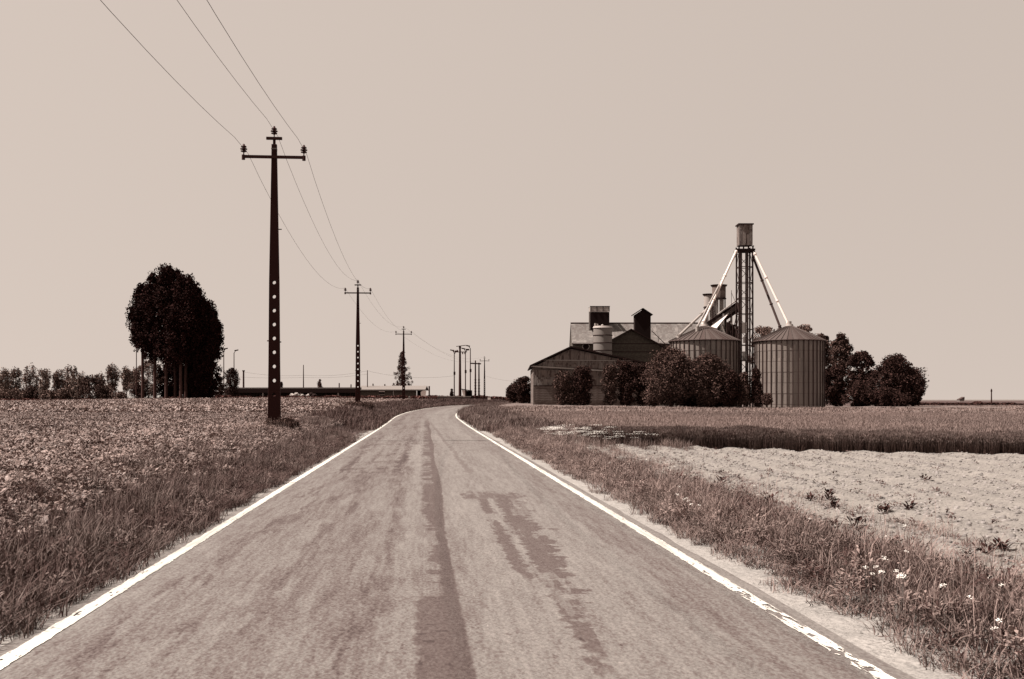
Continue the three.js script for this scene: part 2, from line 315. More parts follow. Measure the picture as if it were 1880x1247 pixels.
// pts: [x, y, z, scale, brightness, height scale]; spreads the points over the variants
function scatter(parent, name, geos, m, pts, tilt = .1) {
  const per = geos.map(() => []);
  pts.forEach((p, i) => per[i % geos.length].push(p));
  per.forEach((list, k) => {
    if (!list.length) return;
    const im = new THREE.InstancedMesh(merged(geos[k]), m, list.length); im.name = name; im.castShadow = im.receiveShadow = true; im.userData.kind = 'stuff';
    const c = new THREE.Color();
    list.forEach((p, i) => {
      tmpQ.setFromEuler(tmpE.set(rr(-tilt, tilt), rnd() * 6.283, rr(-tilt, tilt)));
      im.setMatrixAt(i, tmpM.compose(V(p[0], p[1], p[2]), tmpQ, V(p[3], p[3] * (p[5] ?? 1), p[3])));
      const t = p[4] === 1 ? [1, 1, 1] : vtone(p[4]); im.setColorAt(i, c.setRGB(...t));
    });
    parent.add(im);
  });
}
const stuff = (name, label, category) => thing(name, label, category, [0, 0, 0], 0, null, 'stuff');
const white = [1, 1, 1];
const grassM = mat(white, { roughness: .75 }), cropM = mat(white, { roughness: .5 }), strawM = mat(white, { roughness: .8 }), petalM = mat([.8, .76, .71]);

reseed(11);
const tallTufts = [0, 1, 2, 3].map(() => tuft(26, .16, .33, .009, 1.0)), lowTufts = [0, 1, 2].map(() => tuft(24, .13, .2, .008, 1.3)), herbs = [0, 1, 2].map(() => rosette(34, .26, .15, .055, .02));
const coarse = [0, 1, 2].map(() => tuft(26, .4, .5, .03, .5));
const inView = (x, d, m = 1.5) => d > 4 && Math.abs(x) < .47 * d + m + .05 * d && x < .5 * d + m;
function strip(d0, d1, lat0, lat1, perM2, fn) { const out = [], n = Math.round((d1 - d0) * (lat1 - lat0) * perM2); for (let i = 0; i < n; i++) { const d = rr(d0, d1), u = rr(lat0, lat1), x = roadX(d) + u; if (!inView(x, d)) continue; const p = fn(x, d, u); if (p) out.push([x, land(x, d) - .03, -d, ...p]); } return out; }
{ // left verge
  const g = stuff('left_verge_grass', 'tall dark rough grass along the left edge line up to the leafy crop', 'grass');
  const edge = (d) => -2.97 - .22 * fbm(d * .7, 5, 3);
  const tallF = (x, d, u) => { if (u > edge(d)) return; const k = sstep(0, .7, edge(d) - u), n = fbm(x * .9, d * .5, 3), cropSide = sstep(-4.9, -3.9 - .02 * d, u); if (rnd() > .12 + .88 * cropSide) return; return [rr(.75, 1.2), clamp((.15 + (n - .5) * .16 + rr(-.06, .08)) * .62, .012, .2), mix(.45, 1.1, k) * (.6 + .7 * n) * rr(.8, 1.2)]; };
  scatter(g, 'grass_tufts', tallTufts, grassM, [...strip(5, 26, -6.2, -3.1, 46, tallF), ...strip(26, 60, -6, -3.1, 26, tallF)]);
  scatter(g, 'low_tufts', lowTufts, grassM, [...strip(5, 45, -4.2, -2.9, 34, (x, d, u) => u > edge(d) + .1 ? null : [rr(.6, 1.2), rr(.04, .14), 1])]);
  scatter(g, 'herbs', herbs, grassM, strip(5, 50, -6.2, -3.1, 14, (x, d, u) => u > edge(d) - .1 ? null : [rr(.6, 1.3), rr(.03, .17), rr(.7, 1.3)]), .3);
  scatter(g, 'far_tufts', coarse, grassM, strip(60, 235, -6.5, -3.1, 7, (x, d) => [rr(.7, 1.2), rr(.04, .1) + .03 * fbm(x * .5, d * .1, 2), rr(.7, 1.1)]));
  const seeds = [0, 1].map(() => tuft(5, .2, .62, .005, .35));
  scatter(g, 'seed_stalks', seeds, strawM, strip(6, 50, -6.5, -3.3, 4, () => [rr(.7, 1.05), rr(.12, .3), 1]));
}
{ // left crop
  const g = stuff('leafy_crop', 'broad leaved crop filling the left field with pale glinting leaves', 'crop');
  const plants = [0, 1, 2, 3].map(() => rosette(48, .19, .3, .078, .044)), big = [0, 1, 2].map(() => rosette(60, .24, .95, .2, .12));
  const bri = (x, d) => clamp(.155 + (fbm(x * .25, d * .12, 3) - .5) * .1 + rr(-.07, .1), .05, .34);
  const pts = [], far = [], verge = (x, d) => x - roadX(d);
  for (let i = 0; i < 42000; i++) { const d = Math.sqrt(rr(9 * 9, 75 * 75)), x = rr(-.52 * d - 2, 0); const u = verge(x, d); if (u > -3.75 - .012 * d - .9 * fbm(x * .5, d * .3, 2) || x < -.5 * d - 2) continue; const k = sstep(-3.9, -5, u); if (rnd() > .5 + .5 * k) continue; pts.push([x, land(x, d) - .06, -d, rr(.8, 1.25), bri(x, d)]); }
  for (let i = 0; i < 30000; i++) { const d = Math.sqrt(rr(70 * 70, 186 * 186)), x = rr(-.52 * d, 0); if (verge(x, d) > -6 || x > -.12 * d + 0) { if (verge(x, d) > -6.3) continue; } far.push([x, land(x, d) - .08, -d, rr(.8, 1.2), bri(x, d) * 1.08]); }
  scatter(g, 'crop_plants', plants, cropM, pts, .2); scatter(g, 'crop_plants', big, cropM, far, .1);
  scatter(g, 'crop_weeds', tallTufts, grassM, strip(9, 60, -12, -5.2, .7, () => [rr(.6, 1), rr(.06, .14), .9]));
}
{ // right verge
  const g = stuff('right_verge_grass', 'rough sunlit grass strip between the sandy shoulder and the bare field', 'grass');
  const edge = (d) => 3.16 + .38 * fbm(d * .6, 15, 3);
  const far = (d) => 4.75 + .8 * fbm(d * .45, 25, 3);
  const f = (x, d, u) => { if (u < edge(d) || u > far(d)) return; const k = sstep(0, .8, u - edge(d)), n = fbm(x * 1.1, d * .6, 3); return [rr(.7, 1.15), clamp(.13 + (n - .5) * .26 + rr(-.07, .13), .016, .34), mix(.4, 1.0, k) * (.5 + .75 * n) * rr(.8, 1.2)]; };
  scatter(g, 'grass_tufts', tallTufts, grassM, [...strip(5, 20, 3.3, 6.4, 42, f), ...strip(20, 60, 3.2, 6.4, 24, f)]);
  scatter(g, 'low_tufts', lowTufts, grassM, strip(5, 45, 3.15, 6.6, 13, (x, d, u) => u < edge(d) - .28 || rnd() > .75 && u < edge(d) ? null : [rr(.5, 1.1), rr(.08, .24), rr(.6, 1)]));
  scatter(g, 'herbs', herbs, grassM, strip(5, 50, 3.3, 6.3, 13, (x, d, u) => u < edge(d) + .1 || u > far(d) + .2 ? null : [rr(.6, 1.3), rr(.04, .24), rr(.6, 1.25)]), .3);
  scatter(g, 'far_tufts', coarse, grassM, strip(58, 200, 3.2, 7.6, 7, (x, d) => [rr(.7, 1.15), rr(.07, .17) + .06 * (fbm(x * .5, d * .1, 2) - .5), rr(.8, 1.25)]));
  const seeds = [0, 1].map(() => tuft(5, .2, .66, .005, .4));
  scatter(g, 'seed_stalks', seeds, strawM, strip(5.5, 40, 3.6, 6, 6, () => [rr(.6, .95), rr(.12, .36), 1]));
}
{ // flowers
  const g = stuff('white_wildflowers', 'small white wildflower heads scattered through the right verge grass', 'flowers');
  const pairs = [0, 1, 2].map(() => umbel(.34, 12, .026)), spots = [];
  for (const [px, py, n] of [[1655, 1086, 3], [1662, 1080, 3], [1775, 1117, 4], [1790, 1122, 5], [1802, 1116, 4], [1818, 1122, 4], [1640, 1136, 3], [1655, 1130, 3], [1675, 1142, 2], [1572, 1064, 4], [1580, 1070, 2], [1528, 1070, 2], [1550, 1064, 3], [1595, 1024, 3], [1612, 1026, 4], [1635, 1024, 2], [1672, 1046, 2], [1760, 1068, 3], [1840, 1180, 2], [1872, 1176, 3], [1650, 1038, 2], [1260, 905, 3], [1275, 909, 2], [1300, 948, 2], [1238, 898, 2], [1490, 1012, 2]]) {
    const c = EYE - .38, d = c * F / (py - HORIZON); for (let i = 0; i < n * .6; i++) { const x = (px - 940) * d / F + rr(-.1, .1), dd = d + rr(-.15, .15); if (x - roadX(dd) < 3.5) continue; spots.push([x, land(x, dd) - .03, -dd, rr(.8, 1.1), 1, rr(.85, 1.1)]); }
  }
  for (let i = 0; i < 26; i++) { const d = rr(7, 34), x = roadX(d) + rr(3.9, 6); spots.push([x, land(x, d) - .03, -d, rr(.6, 1), 1, 1]); }
  const save = seed; pairs.forEach((p, k) => { const mine = spots.filter((_, i) => i % 3 === k); seed = save + k; scatter(g, 'flower_stems', [p[0]], mat(.12), mine.map((q) => [...q.slice(0, 4), 1, q[5]]), .08); seed = save + k; scatter(g, 'flower_heads', [p[1]], petalM, mine.map((q) => [...q.slice(0, 4), 1, q[5]]), .08); });
  const patch = stuff('white_flower_patch', 'pale flowering weeds at the left corner of the grain field', 'flowers'), ps = [];
  for (let i = 0; i < 120; i++) { const d = rr(38, 47), x = rr(1.6, 4.6) + (d - 42) * -.12; ps.push([x, land(x, d), -d, rr(1, 1.7), 1, rr(.8, 1.2)]); }
  scatter(patch, 'flower_stems', [pairs[0][0]], mat(.12), ps, .1); scatter(patch, 'flower_heads', [umbel(.36, 40, .16)[1]], petalM, ps, .1);
  const wisp = []; for (let i = 0; i < 500; i++) { const d = rr(36, 60), x = roadX(d) + rr(4, 9); if (d > wheatEdge(x) - 3) wisp.push([x, land(x, d), -d, rr(.8, 1.2), rr(.1, .22), 1.1]); }
  scatter(patch, 'weed_tufts', tallTufts, grassM, wisp);
}
{ // grain
  const g = stuff('grain_stalks', 'standing green grain with a dark straight front edge behind the bare soil', 'grain');
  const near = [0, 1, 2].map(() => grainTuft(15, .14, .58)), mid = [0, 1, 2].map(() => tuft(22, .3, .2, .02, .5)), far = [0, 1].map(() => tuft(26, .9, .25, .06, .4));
  const bri = (x, d) => clamp(.19 + (fbm(x * .12, d * .12, 3) - .5) * .12 + rr(-.04, .04), .05, .3), pts = [], m2 = [], f2 = [];
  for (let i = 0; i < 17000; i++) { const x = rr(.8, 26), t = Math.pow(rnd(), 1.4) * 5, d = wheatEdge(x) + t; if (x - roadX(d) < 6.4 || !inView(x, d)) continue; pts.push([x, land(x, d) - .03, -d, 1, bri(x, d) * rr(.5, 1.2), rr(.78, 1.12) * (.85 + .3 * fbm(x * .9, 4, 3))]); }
  for (let i = 0; i < 24000; i++) { const d = Math.sqrt(rr(24 * 24, 85 * 85)), x = rr(-3, .52 * d); if (d < wheatEdge(x) + 2.6 || x - roadX(d) < 7) continue; m2.push([x, wheatTop(x, d) - .08, -d, rr(.8, 1.2), bri(x, d), rr(.7, 1.2)]); }
  for (let i = 0; i < 16000; i++) { const d = Math.sqrt(rr(78 * 78, 300 * 300)), x = rr(-8, .52 * d); if (x - roadX(d) < 7.5 || (d > 124 && x < 66)) continue; f2.push([x, wheatTop(x, d) - .1, -d, rr(.8, 1.2), bri(x, d), rr(.7, 1.1)]); }
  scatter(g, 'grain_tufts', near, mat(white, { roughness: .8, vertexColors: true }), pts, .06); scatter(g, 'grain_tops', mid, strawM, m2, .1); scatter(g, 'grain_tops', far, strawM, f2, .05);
}
{ // clods and stones on the tilled soil
  const g = stuff('soil_clods', 'small clods and stones strewn over the bare tilled field', 'clods');
  const clod = [0, 1, 2].map(() => { const q = new THREE.IcosahedronGeometry(.05, 1), p = q.attributes.position; for (let i = 0; i < p.count; i++) { const k = .7 + .6 * vn(p.getX(i) * 40 + 9, p.getY(i) * 40 + p.getZ(i) * 31); p.setXYZ(i, p.getX(i) * k * 1.3, p.getY(i) * k * .8, p.getZ(i) * k); } q.deleteAttribute('normal'); q.computeVertexNormals(); return q; });
  const pts = []; for (let i = 0; i < 24000; i++) { const d = Math.sqrt(rr(6 * 6, 40 * 40)), x = rr(3, .52 * d + 1), u = x - roadX(d); if (u < 5.1 || d > wheatEdge(x)) continue; pts.push([x, bareH(x, d) - .005, -d, rr(.2, 1) ** 3 * .75 + .08, rr(.17, .32), 1]); }
  scatter(g, 'clods', clod, mat([1, 1.22, 1.28].map((v) => v * .78), { roughness: 1 }), pts, .6);
  const s = stuff('small_field_weeds', 'tiny dark seedlings dotted over the bare soil', 'weeds'), ps = [];
  for (let i = 0; i < 1500; i++) { const d = Math.sqrt(rr(7 * 7, 39 * 39)), x = rr(3, .5 * d + 1), u = x - roadX(d); if (u < 5 || d > wheatEdge(x) || rnd() > Math.exp(-(u - 5) * .25) + .1) continue; ps.push([x, bareH(x, d) - .02, -d, rr(.15, .55), rr(.04, .1), rr(.5, 1)]); }
  scatter(s, 'seedlings', [0, 1].map(() => rosette(14, .25, .2, .16, .07)), grassM, ps, .2);
}
// ---------------------------------------------------------------- farm
const corrB = tex(256, 32, (u, v) => .5 + .5 * Math.sin(u * 2 * Math.PI * 8), false);          // 8 waves per metre and a bit
const rustT = tex(512, 512, (u, v) => { const n = tfbm(u * 6, v * 3, 1e6, 5), s = tfbm(u * 40, v * 3, 1e6, 4); return tone(clamp((.27 + (n - .5) * .2 + (s - .5) * .24) * .6 * (1 - .6 * sstep(.52, .66, tfbm(u * 9 + 3, v * 4, 1e6, 4))), .025, .4)); });
const siloT = tex(256, 512, (u, v) => { const n = tfbm(u * 6, v * 3, 1e6, 5), s = tfbm(u * 40, v * 3, 1e6, 4); return tone(clamp(.175 + (n - .5) * .09 + (s - .5) * .1, .04, .35)); });
const blockT = tex(512, 512, (u, v) => { const row = Math.floor(v * 10), jx = (u * 5 + (row % 2) * .5) % 1, jy = (v * 10) % 1, j = jy < .1 || jx < .04 ? -.05 : 0; return tone(clamp(.125 + j + (hash2(Math.floor(u * 5 + (row % 2) * .5), row) - .5) * .05 + (tfbm(u * 20, v * 20, 20, 4) - .5) * .08, .03, .3)); });
const blockB = tex(512, 512, (u, v) => { const row = Math.floor(v * 10), jx = (u * 5 + (row % 2) * .5) % 1, jy = (v * 10) % 1; return jy < .1 || jx < .04 ? .2 : .9; }, false);
const tileT = tex(512, 512, (u, v) => { const row = Math.floor(v * 24), c = hash2(Math.floor(u * 30), row), n = tfbm(u * 5, v * 5, 5, 4), big = sstep(.6, .66, tfbm(u * 7 + 2, v * 12, 1e6, 3)); return tone(clamp(.13 + (c - .5) * .05 + (n - .5) * .09 + big * .06, .05, .32)); });
const tileB = tex(256, 256, (u, v) => (v * 12) % 1, false);
const M = {
  steel: mat(.2, { map: null, roughness: .55, metalness: .15 }),
  sheet: [0, 1, 2, 3].map((i) => new THREE.MeshStandardMaterial({ color: new THREE.Color().setRGB(...[[.78, .66, .62], [1, .9, .86], [1, .93, .9], [.85, .74, .7]][i]), map: (() => { const t = rep(rustT, .45, .3); t.offset.set(i * .27, i * .4); return t; })(), roughness: .75, bumpMap: rep(corrB, 1, 1), bumpScale: .03, side: THREE.DoubleSide })),
  silo: [0, 1, 2].map((i) => new THREE.MeshStandardMaterial({ color: new THREE.Color().setRGB(...[[.92, .86, .83], [1, .95, .92], [.84, .77, .74]][i]), map: (() => { const t = rep(siloT, .5, .13); t.offset.set(i * .31, i * .2); return t; })(), roughness: .5, metalness: .05, bumpMap: rep(corrB, .1, 1), bumpScale: .004, side: THREE.DoubleSide })),
  roofSteel: [0, 1, 2].map((i) => mat([.075, .09, .065][i], { roughness: .45, metalness: .2 })),
  rib: mat(.05, { roughness: .6 }), dark: mat(.018), darker: mat(.01), lattice: mat(.03, { roughness: .7 }), white: mat(.82, { roughness: .5 }), pale: mat(.3, { roughness: .6 }),
  block: new THREE.MeshStandardMaterial({ color: new THREE.Color().setRGB(.95, .84, .8), map: rep(blockT, .5), bumpMap: rep(blockB, .5), bumpScale: .015, roughness: .95 }),
  brick: new THREE.MeshStandardMaterial({ color: new THREE.Color().setRGB(.5, .47, .4), map: rep(blockT, .9, .7), bumpMap: rep(blockB, .9, .7), bumpScale: .01, roughness: .95 }),
  tile: new THREE.MeshStandardMaterial({ map: rep(tileT, .12), bumpMap: rep(tileB, .3, .25), bumpScale: .04, roughness: .9, side: THREE.DoubleSide }),
  trim: mat(.03), concrete: mat(.16, { roughness: .95 }),
};
const siteH = (x, d) => land(x, d);
// a builder working in the metres of a plane at distance d, origin on the ground under pixel column cx
function plane(cx, d) { const s = d / F, x0 = (cx - 940) * s, g = siteH(x0, d); return { s, x0, g, d, pos: [x0, g, -d], x: (px) => (px - cx) * s, y: (py) => EYE + (HORIZON - py) * s - g }; }

// --- corrugated shed in front
{
  const q = plane(1085, 148), t = thing('corrugated_shed', 'wide low corrugated shed with shallow gable roof and block base, left end of the farm', 'shed', q.pos);
  const X = q.x, Y = q.y, L = X(979), R = X(1194), PK = X(1048), eL = Y(671.5), eR = Y(669), pk = Y(638.5);
  const topAt = (x) => x < PK ? mix(eL, pk, (x - L) / (PK - L)) : mix(pk, eR, (x - PK) / (R - PK));
  const base = box(R - L, Y(708) + .6, .3, (L + R) / 2, (Y(708) - .6) / 2, -.2); part('block_wall', base, M.block, t);
  for (let k = 0; k < 6; k++) { const y = Y(735) + k * (Y(708) - Y(735)) / 6; part('block_course', box(R - L - .02, (Y(708) - Y(735)) / 6 - .035, .05, (L + R) / 2, y + .12, -.02), M.block, t); }
  part('backing_wall', poly([[L + .05, Y(708)], [R - .05, Y(708)], [R - .05, eR - .1], [PK, pk - .12], [L + .05, eL - .1]], .1, -.3), M.block, t);
  part('rear_wall', poly([[L, -.5], [R, -.5], [R, eR - .1], [PK, pk - .12], [L, eL - .1]], .2, -22), M.block, t);
  for (const [x, h] of [[L, eL], [R, eR]]) part('side_wall', box(.2, h + .4, 21.4, x + (x < 0 ? .12 : -.12), (h - .6) / 2, -11.2), M.block, t);
  part('roof', [poly([[L - .45, eL - .14], [PK, pk + .02], [PK, pk + .22], [L - .45, eL + .06]], 23, -22.6), poly([[PK, pk + .02], [R + .3, eR - .12], [R + .3, eR + .08], [PK, pk + .22]], 23, -22.6)], M.dark, t);
  const n = 16, w = (R - L) / n, rows = [[Y(708) + .03, Y(693)], [Y(692.6), Y(679)], [Y(677), Y(661.5)], [Y(661), 99]];
  reseed(5);
  rows.forEach(([y0, y1], r) => { for (let i = 0; i < n; i++) {
    const a = L + i * w + .015, b = L + (i + 1) * w - .015, ya = Math.min(y1, topAt(a) - .16), yb = Math.min(y1, topAt(b) - .16); if (Math.max(ya, yb) < y0 + .12) continue;
    const pts = [[a, y0], [b, y0], [b, Math.max(yb, y0 + .02)]]; if (a < PK && b > PK && y1 > pk) pts.push([PK, pk - .16]); pts.push([a, Math.max(ya, y0 + .02)]);
    part('cladding_sheet', poly(pts, .04, -.12 + (i % 2) * .03 + rr(0, .012)), M.sheet[[2, 0, 1, 3][r] === 0 ? (i % 3 ? 0 : 3) : rnd() < .3 ? 3 : [2, 0, 2, 1][r]], t);
  } });
  part('lap_rail', bar(V(X(996), Y(661.3), .0), V(X(1172), Y(662.5), .0), .09, .06), M.pale, t); part('lap_rail', bar(V(L + .1, Y(708.2), .0), V(R - .1, Y(708.2), .0), .1, .08), M.trim, t);
  const fa = V(L - .3, Y(672.5), .12), fb = V(X(1112), Y(681), .12); part('gutter', bar(fa, fb, .16, .14), M.pale, t);
  part('verge_board', [bar(V(L - .4, eL - .02, .35), V(PK, pk + .1, .35), .2, .08), bar(V(PK, pk + .1, .35), V(R + .3, eR - .02, .35), .2, .08)], M.trim, t);
  for (let i = 1; i < 5; i++) part('cladding_post', box(.12, Y(680) - Y(708), .1, L + i * (R - L) / 5, (Y(680) + Y(708)) / 2, .02), M.sheet[1], t);
}
// --- dark gabled barn behind it
{
  const q = plane(1155, 172), t = thing('brick_barn', 'dark brick barn with steep gable facing the road behind the corrugated shed', 'barn', q.pos), X = q.x, Y = q.y;
  part('gable_wall', poly([[X(1086), -.5], [X(1224), -.5], [X(1224), Y(641)], [X(1158.5), Y(605.5)], [X(1086), Y(645)]], .4, -.4), M.brick, t);
  part('roof', [bar(V(X(1082), Y(646.5), -8), V(X(1158.5), Y(605), -8), .18, 17.4), bar(V(X(1158.5), Y(605), -8), V(X(1228), Y(642.5), -8), .18, 17.4)], M.dark, t);
  part('rear_wall', poly([[X(1086), -.5], [X(1224), -.5], [X(1224), Y(641)], [X(1158.5), Y(605.5)], [X(1086), Y(645)]], .3, -16), M.brick, t);
  part('side_wall', box(.3, Y(643) + .5, 15.2, X(1088), (Y(643) - .5) / 2, -8.2), M.brick, t); part('side_wall', box(.3, Y(643) + .5, 15.2, X(1222), (Y(643) - .5) / 2, -8.2), M.brick, t);
  for (const y of [631, 646]) part('string_course', box(X(1215) - X(1095), .1, .06, X(1155), Y(y), .04), M.trim, t);
  part('handrail', [bar(V(X(1196), Y(608), .4), V(X(1222), Y(633), .4), .1), bar(V(X(1209), Y(618), .4), V(X(1209), Y(628), .4), .06)], M.lattice, t);
}
// --- long tiled building at the back
{
  const q = plane(1165, 196), t = thing('long_barn', 'long barn with plain tiled roof running behind the brick gable', 'barn', q.pos), X = q.x, Y = q.y;
  const yR = Y(590.5), yE = Y(631.5), dz = (yR - yE) * 1.1;
  const slope = (x0, x1) => { const g = new THREE.PlaneGeometry(x1 - x0, Math.hypot(dz, yR - yE)); g.attributes.uv.array.forEach((v, i, a) => a[i] = v * (i % 2 ? Math.hypot(dz, yR - yE) : x1 - x0)); g.rotateX(-Math.atan2(dz, yR - yE)); return g.translate((x0 + x1) / 2, (yR + yE) / 2, -dz / 2); };
  const n = 6, W = X(1290) - X(1050); for (let i = 0; i < n; i++) part('roof_tiles', slope(X(1050) + i * W / n + .01, X(1050) + (i + 1) * W / n - .01).translate(0, (i % 2) * .012, 0), M.tile, t);
  part('rear_roof', bar(V(X(1170), yR - .05, -dz - .02), V(X(1170), yE, -2 * dz), W, .15), M.tile, t);
  part('ridge', rod(V(X(1050), yR + .02, -dz), V(X(1290), yR + .02, -dz), .14), M.trim, t);
  part('wall', box(W - .3, yE + .5, .4, X(1170), (yE - .6) / 2, -.6), M.brick, t); part('rear_wall', box(W - .3, yE + .5, .4, X(1170), (yE - .6) / 2, -2 * dz + .5), M.brick, t);
  for (const s of [1051, 1289]) part('end_wall', poly([[0, -.5], [0, yE - .1], [-dz + .6, yR - .2], [-2 * dz + .6, yE - .1], [-2 * dz + .6, -.5]], .3).rotateY(-Math.PI / 2).translate(X(s) + (s < 1100 ? .35 : 0), 0, -.5), M.brick, t);
  part('eaves_board', box(W, .14, .1, X(1170), yE - .02, .05), M.trim, t);
  part('round_vent', new THREE.CylinderGeometry(.55, .55, .12, 20).rotateX(Math.PI / 2).translate(X(1076), Y(636), -.35), M.darker, t);
  part('vent_ring', new THREE.TorusGeometry(.6, .07, 6, 20).translate(X(1076), Y(636), -.3), M.pale, t);
}
// --- dark box on the roof with a pale parapet
{
  const q = plane(1103.5, 196), d = 5, t = thing('roof_box', 'square dark housing with a pale rail on top, on the ridge of the long barn', 'roof housing', [q.x0, q.g + q.y(601), -q.d - 4]), s = q.s, w = 34.5 * s * 1.02;
  part('housing', box(w, 31 * s, w * .9, 0, 15.5 * s - .1, 0), M.darker, t);
  part('parapet', [box(w + .1, 9 * s, .08, 0, 35.5 * s, w * .45), box(.08, 9 * s, w * .84, -w / 2, 35.5 * s, 0), box(.08, 9 * s, w * .84, w / 2, 35.5 * s, 0), box(w + .1, 9 * s, .08, 0, 35.5 * s, -w * .45)], M.pale, t);
  for (const k of [-1, 1]) part('top_rail', box(w + .2, .12, .14, 0, 40.6 * s, k * w * .45), M.dark, t);
  for (let i = 0; i < 4; i++) part('rail_post', box(.1, 9.4 * s, .08, (i / 3 - .5) * w * .98, 35.6 * s, w * .45 + .09), M.dark, t);
  part('side_strip', box(.22, 34 * s, .3, -w / 2 - .16, 14 * s, w * .3), M.pale, t);
}
// --- dark turret with small gable cap
{
  const q = plane(1180, 180), t = thing('roof_turret', 'narrow dark tower with a little gabled cap beside the barn ridge', 'tower', q.pos), X = q.x, Y = q.y;
  const w = X(1194.5) - X(1165.5);
  part('shaft', box(w, Y(578) + .5, w * .8, 0, (Y(578) - .5) / 2, -.8), M.darker, t);
  part('gable', poly([[X(1165.5), Y(578)], [X(1194.5), Y(578)], [0, Y(568.5)]], w * .78, -.8 - w * .39), M.darker, t);
  part('cap', [bar(V(X(1161.5), Y(578.5), -.8), V(0, Y(566.5), -.8), .14, w * .95), bar(V(0, Y(566.5), -.8), V(X(1198), Y(578.5), -.8), .14, w * .95)], M.darker, t);
}
// --- banded round tank
{
  const q = plane(1108, 166), t = thing('round_tank', 'pale upright round tank with dark hoops, left of the dark gable', 'tank', q.pos), s = q.s, r = 17.3 * s, h = q.y(601);
  part('drum', new THREE.CylinderGeometry(r, r, h + .5, 32, 1).translate(0, (h - .5) / 2, -r), mat(.17, { roughness: .6 }), t);
  for (const y of [615, 629, 643]) part('hoop', new THREE.TorusGeometry(r + .01, .07, 6, 40).rotateX(Math.PI / 2).translate(0, q.y(y), -r), M.lattice, t);
  part('lid', new THREE.CylinderGeometry(r * .98, r + .12, .3, 32).translate(0, h + .1, -r), M.pale, t);
  part('vent_pipe', [rod(V(q.x(1094), h - .3, -r * .6), V(q.x(1094), q.y(593), -r * .6), .16), rod(V(q.x(1098), h - .3, -r * .6), V(q.x(1098), q.y(594), -r * .6), .12)], M.pale, t);
  part('cap_valve', new THREE.SphereGeometry(.2, 12, 8).translate(q.x(1107.5), h + .36, -r), M.pale, t);
}
// --- silos: ribs, wall sheets, roof sheets
function silo(cx, d, rPx, label) {
  const q = plane(cx, d), t = thing('grain_silo', label, 'silo', [q.x0, q.g, -d]), s = q.s, r = rPx * s, eave = q.y(626.5), top = q.y(599.5), n = 40, rings = 7;
  reseed(77);
  const wall = Array.from({ length: 3 }, () => null);
  for (let i = 0; i < n; i++) {
    const a0 = i / n * 2 * Math.PI, a1 = (i + 1) / n * 2 * Math.PI;
    for (let k = 0; k < rings; k++) {
      const y0 = -.4 + (eave + .4) * k / rings, y1 = -.4 + (eave + .4) * (k + 1) / rings - .02, ro = r - (k % 2) * .012, g = new THREE.CylinderGeometry(ro, ro + .006, y1 - y0, 3, 1, true, a0, a1 - a0).translate(0, (y0 + y1) / 2, 0);
      const u = g.attributes.uv; for (let j = 0; j < u.count; j++) u.setXY(j, i * .63 + u.getX(j) * .63, y0 + u.getY(j) * (y1 - y0));
      if (k === 0) wall[0] = []; wall[0].push(g);
    }
    part('wall_sheet', wall[0], M.silo[Math.floor(rnd() * 3)], t);
    const ax = (a, rad) => V(Math.sin(a) * rad, 0, Math.cos(a) * rad);
    const rb = box(.09, eave + .35, .11, 0, (eave - .45) / 2, 0).rotateY(a0).translate(...ax(a0, r + .05).toArray()); part('stiffener', rb, M.rib, t);
    // roof sheet with a raised seam
    const g = new THREE.BufferGeometry(), re = r + .22, rt = .42, A = ax(a0, re), B = ax(a1, re), C = ax(a1, rt), D = ax(a0, rt); A.y = B.y = eave - .02; C.y = D.y = top;
    g.setAttribute('position', new THREE.BufferAttribute(new Float32Array([A, B, C, A, C, D].flatMap((v) => v.toArray())), 3)); g.computeVertexNormals();
    part('roof_sheet', g, M.roofSteel[Math.floor(rnd() * 3)], t);
    const am = a0, e = ax(am, re), f = ax(am, rt); e.y = eave + .02; f.y = top + .03; part('roof_seam', bar(e, f, .05, .07), M.roofSteel[1], t);
  }
  part('eave_ring', new THREE.TorusGeometry(r + .2, .06, 6, 80).rotateX(Math.PI / 2).translate(0, eave - .05, 0), M.rib, t);
  for (let k = 1; k < rings; k++) part('wall_hoop', new THREE.TorusGeometry(r + .008, .01, 4, 80).rotateX(Math.PI / 2).translate(0, -.4 + (eave + .4) * k / rings - .01, 0), M.rib, t);
  part('fill_cap', [new THREE.CylinderGeometry(.4, .5, .3, 16).translate(0, top + .12, 0), new THREE.CylinderGeometry(.25, .25, .4, 12).translate(0, top + .4, 0)], M.pale, t);
  return q;
}
silo(1293.5, 131, 62.5, 'ribbed round steel silo half hidden by bushes, left of the lattice tower');
silo(1449.5, 129, 62, 'ribbed round steel silo standing clear on the right of the lattice tower');
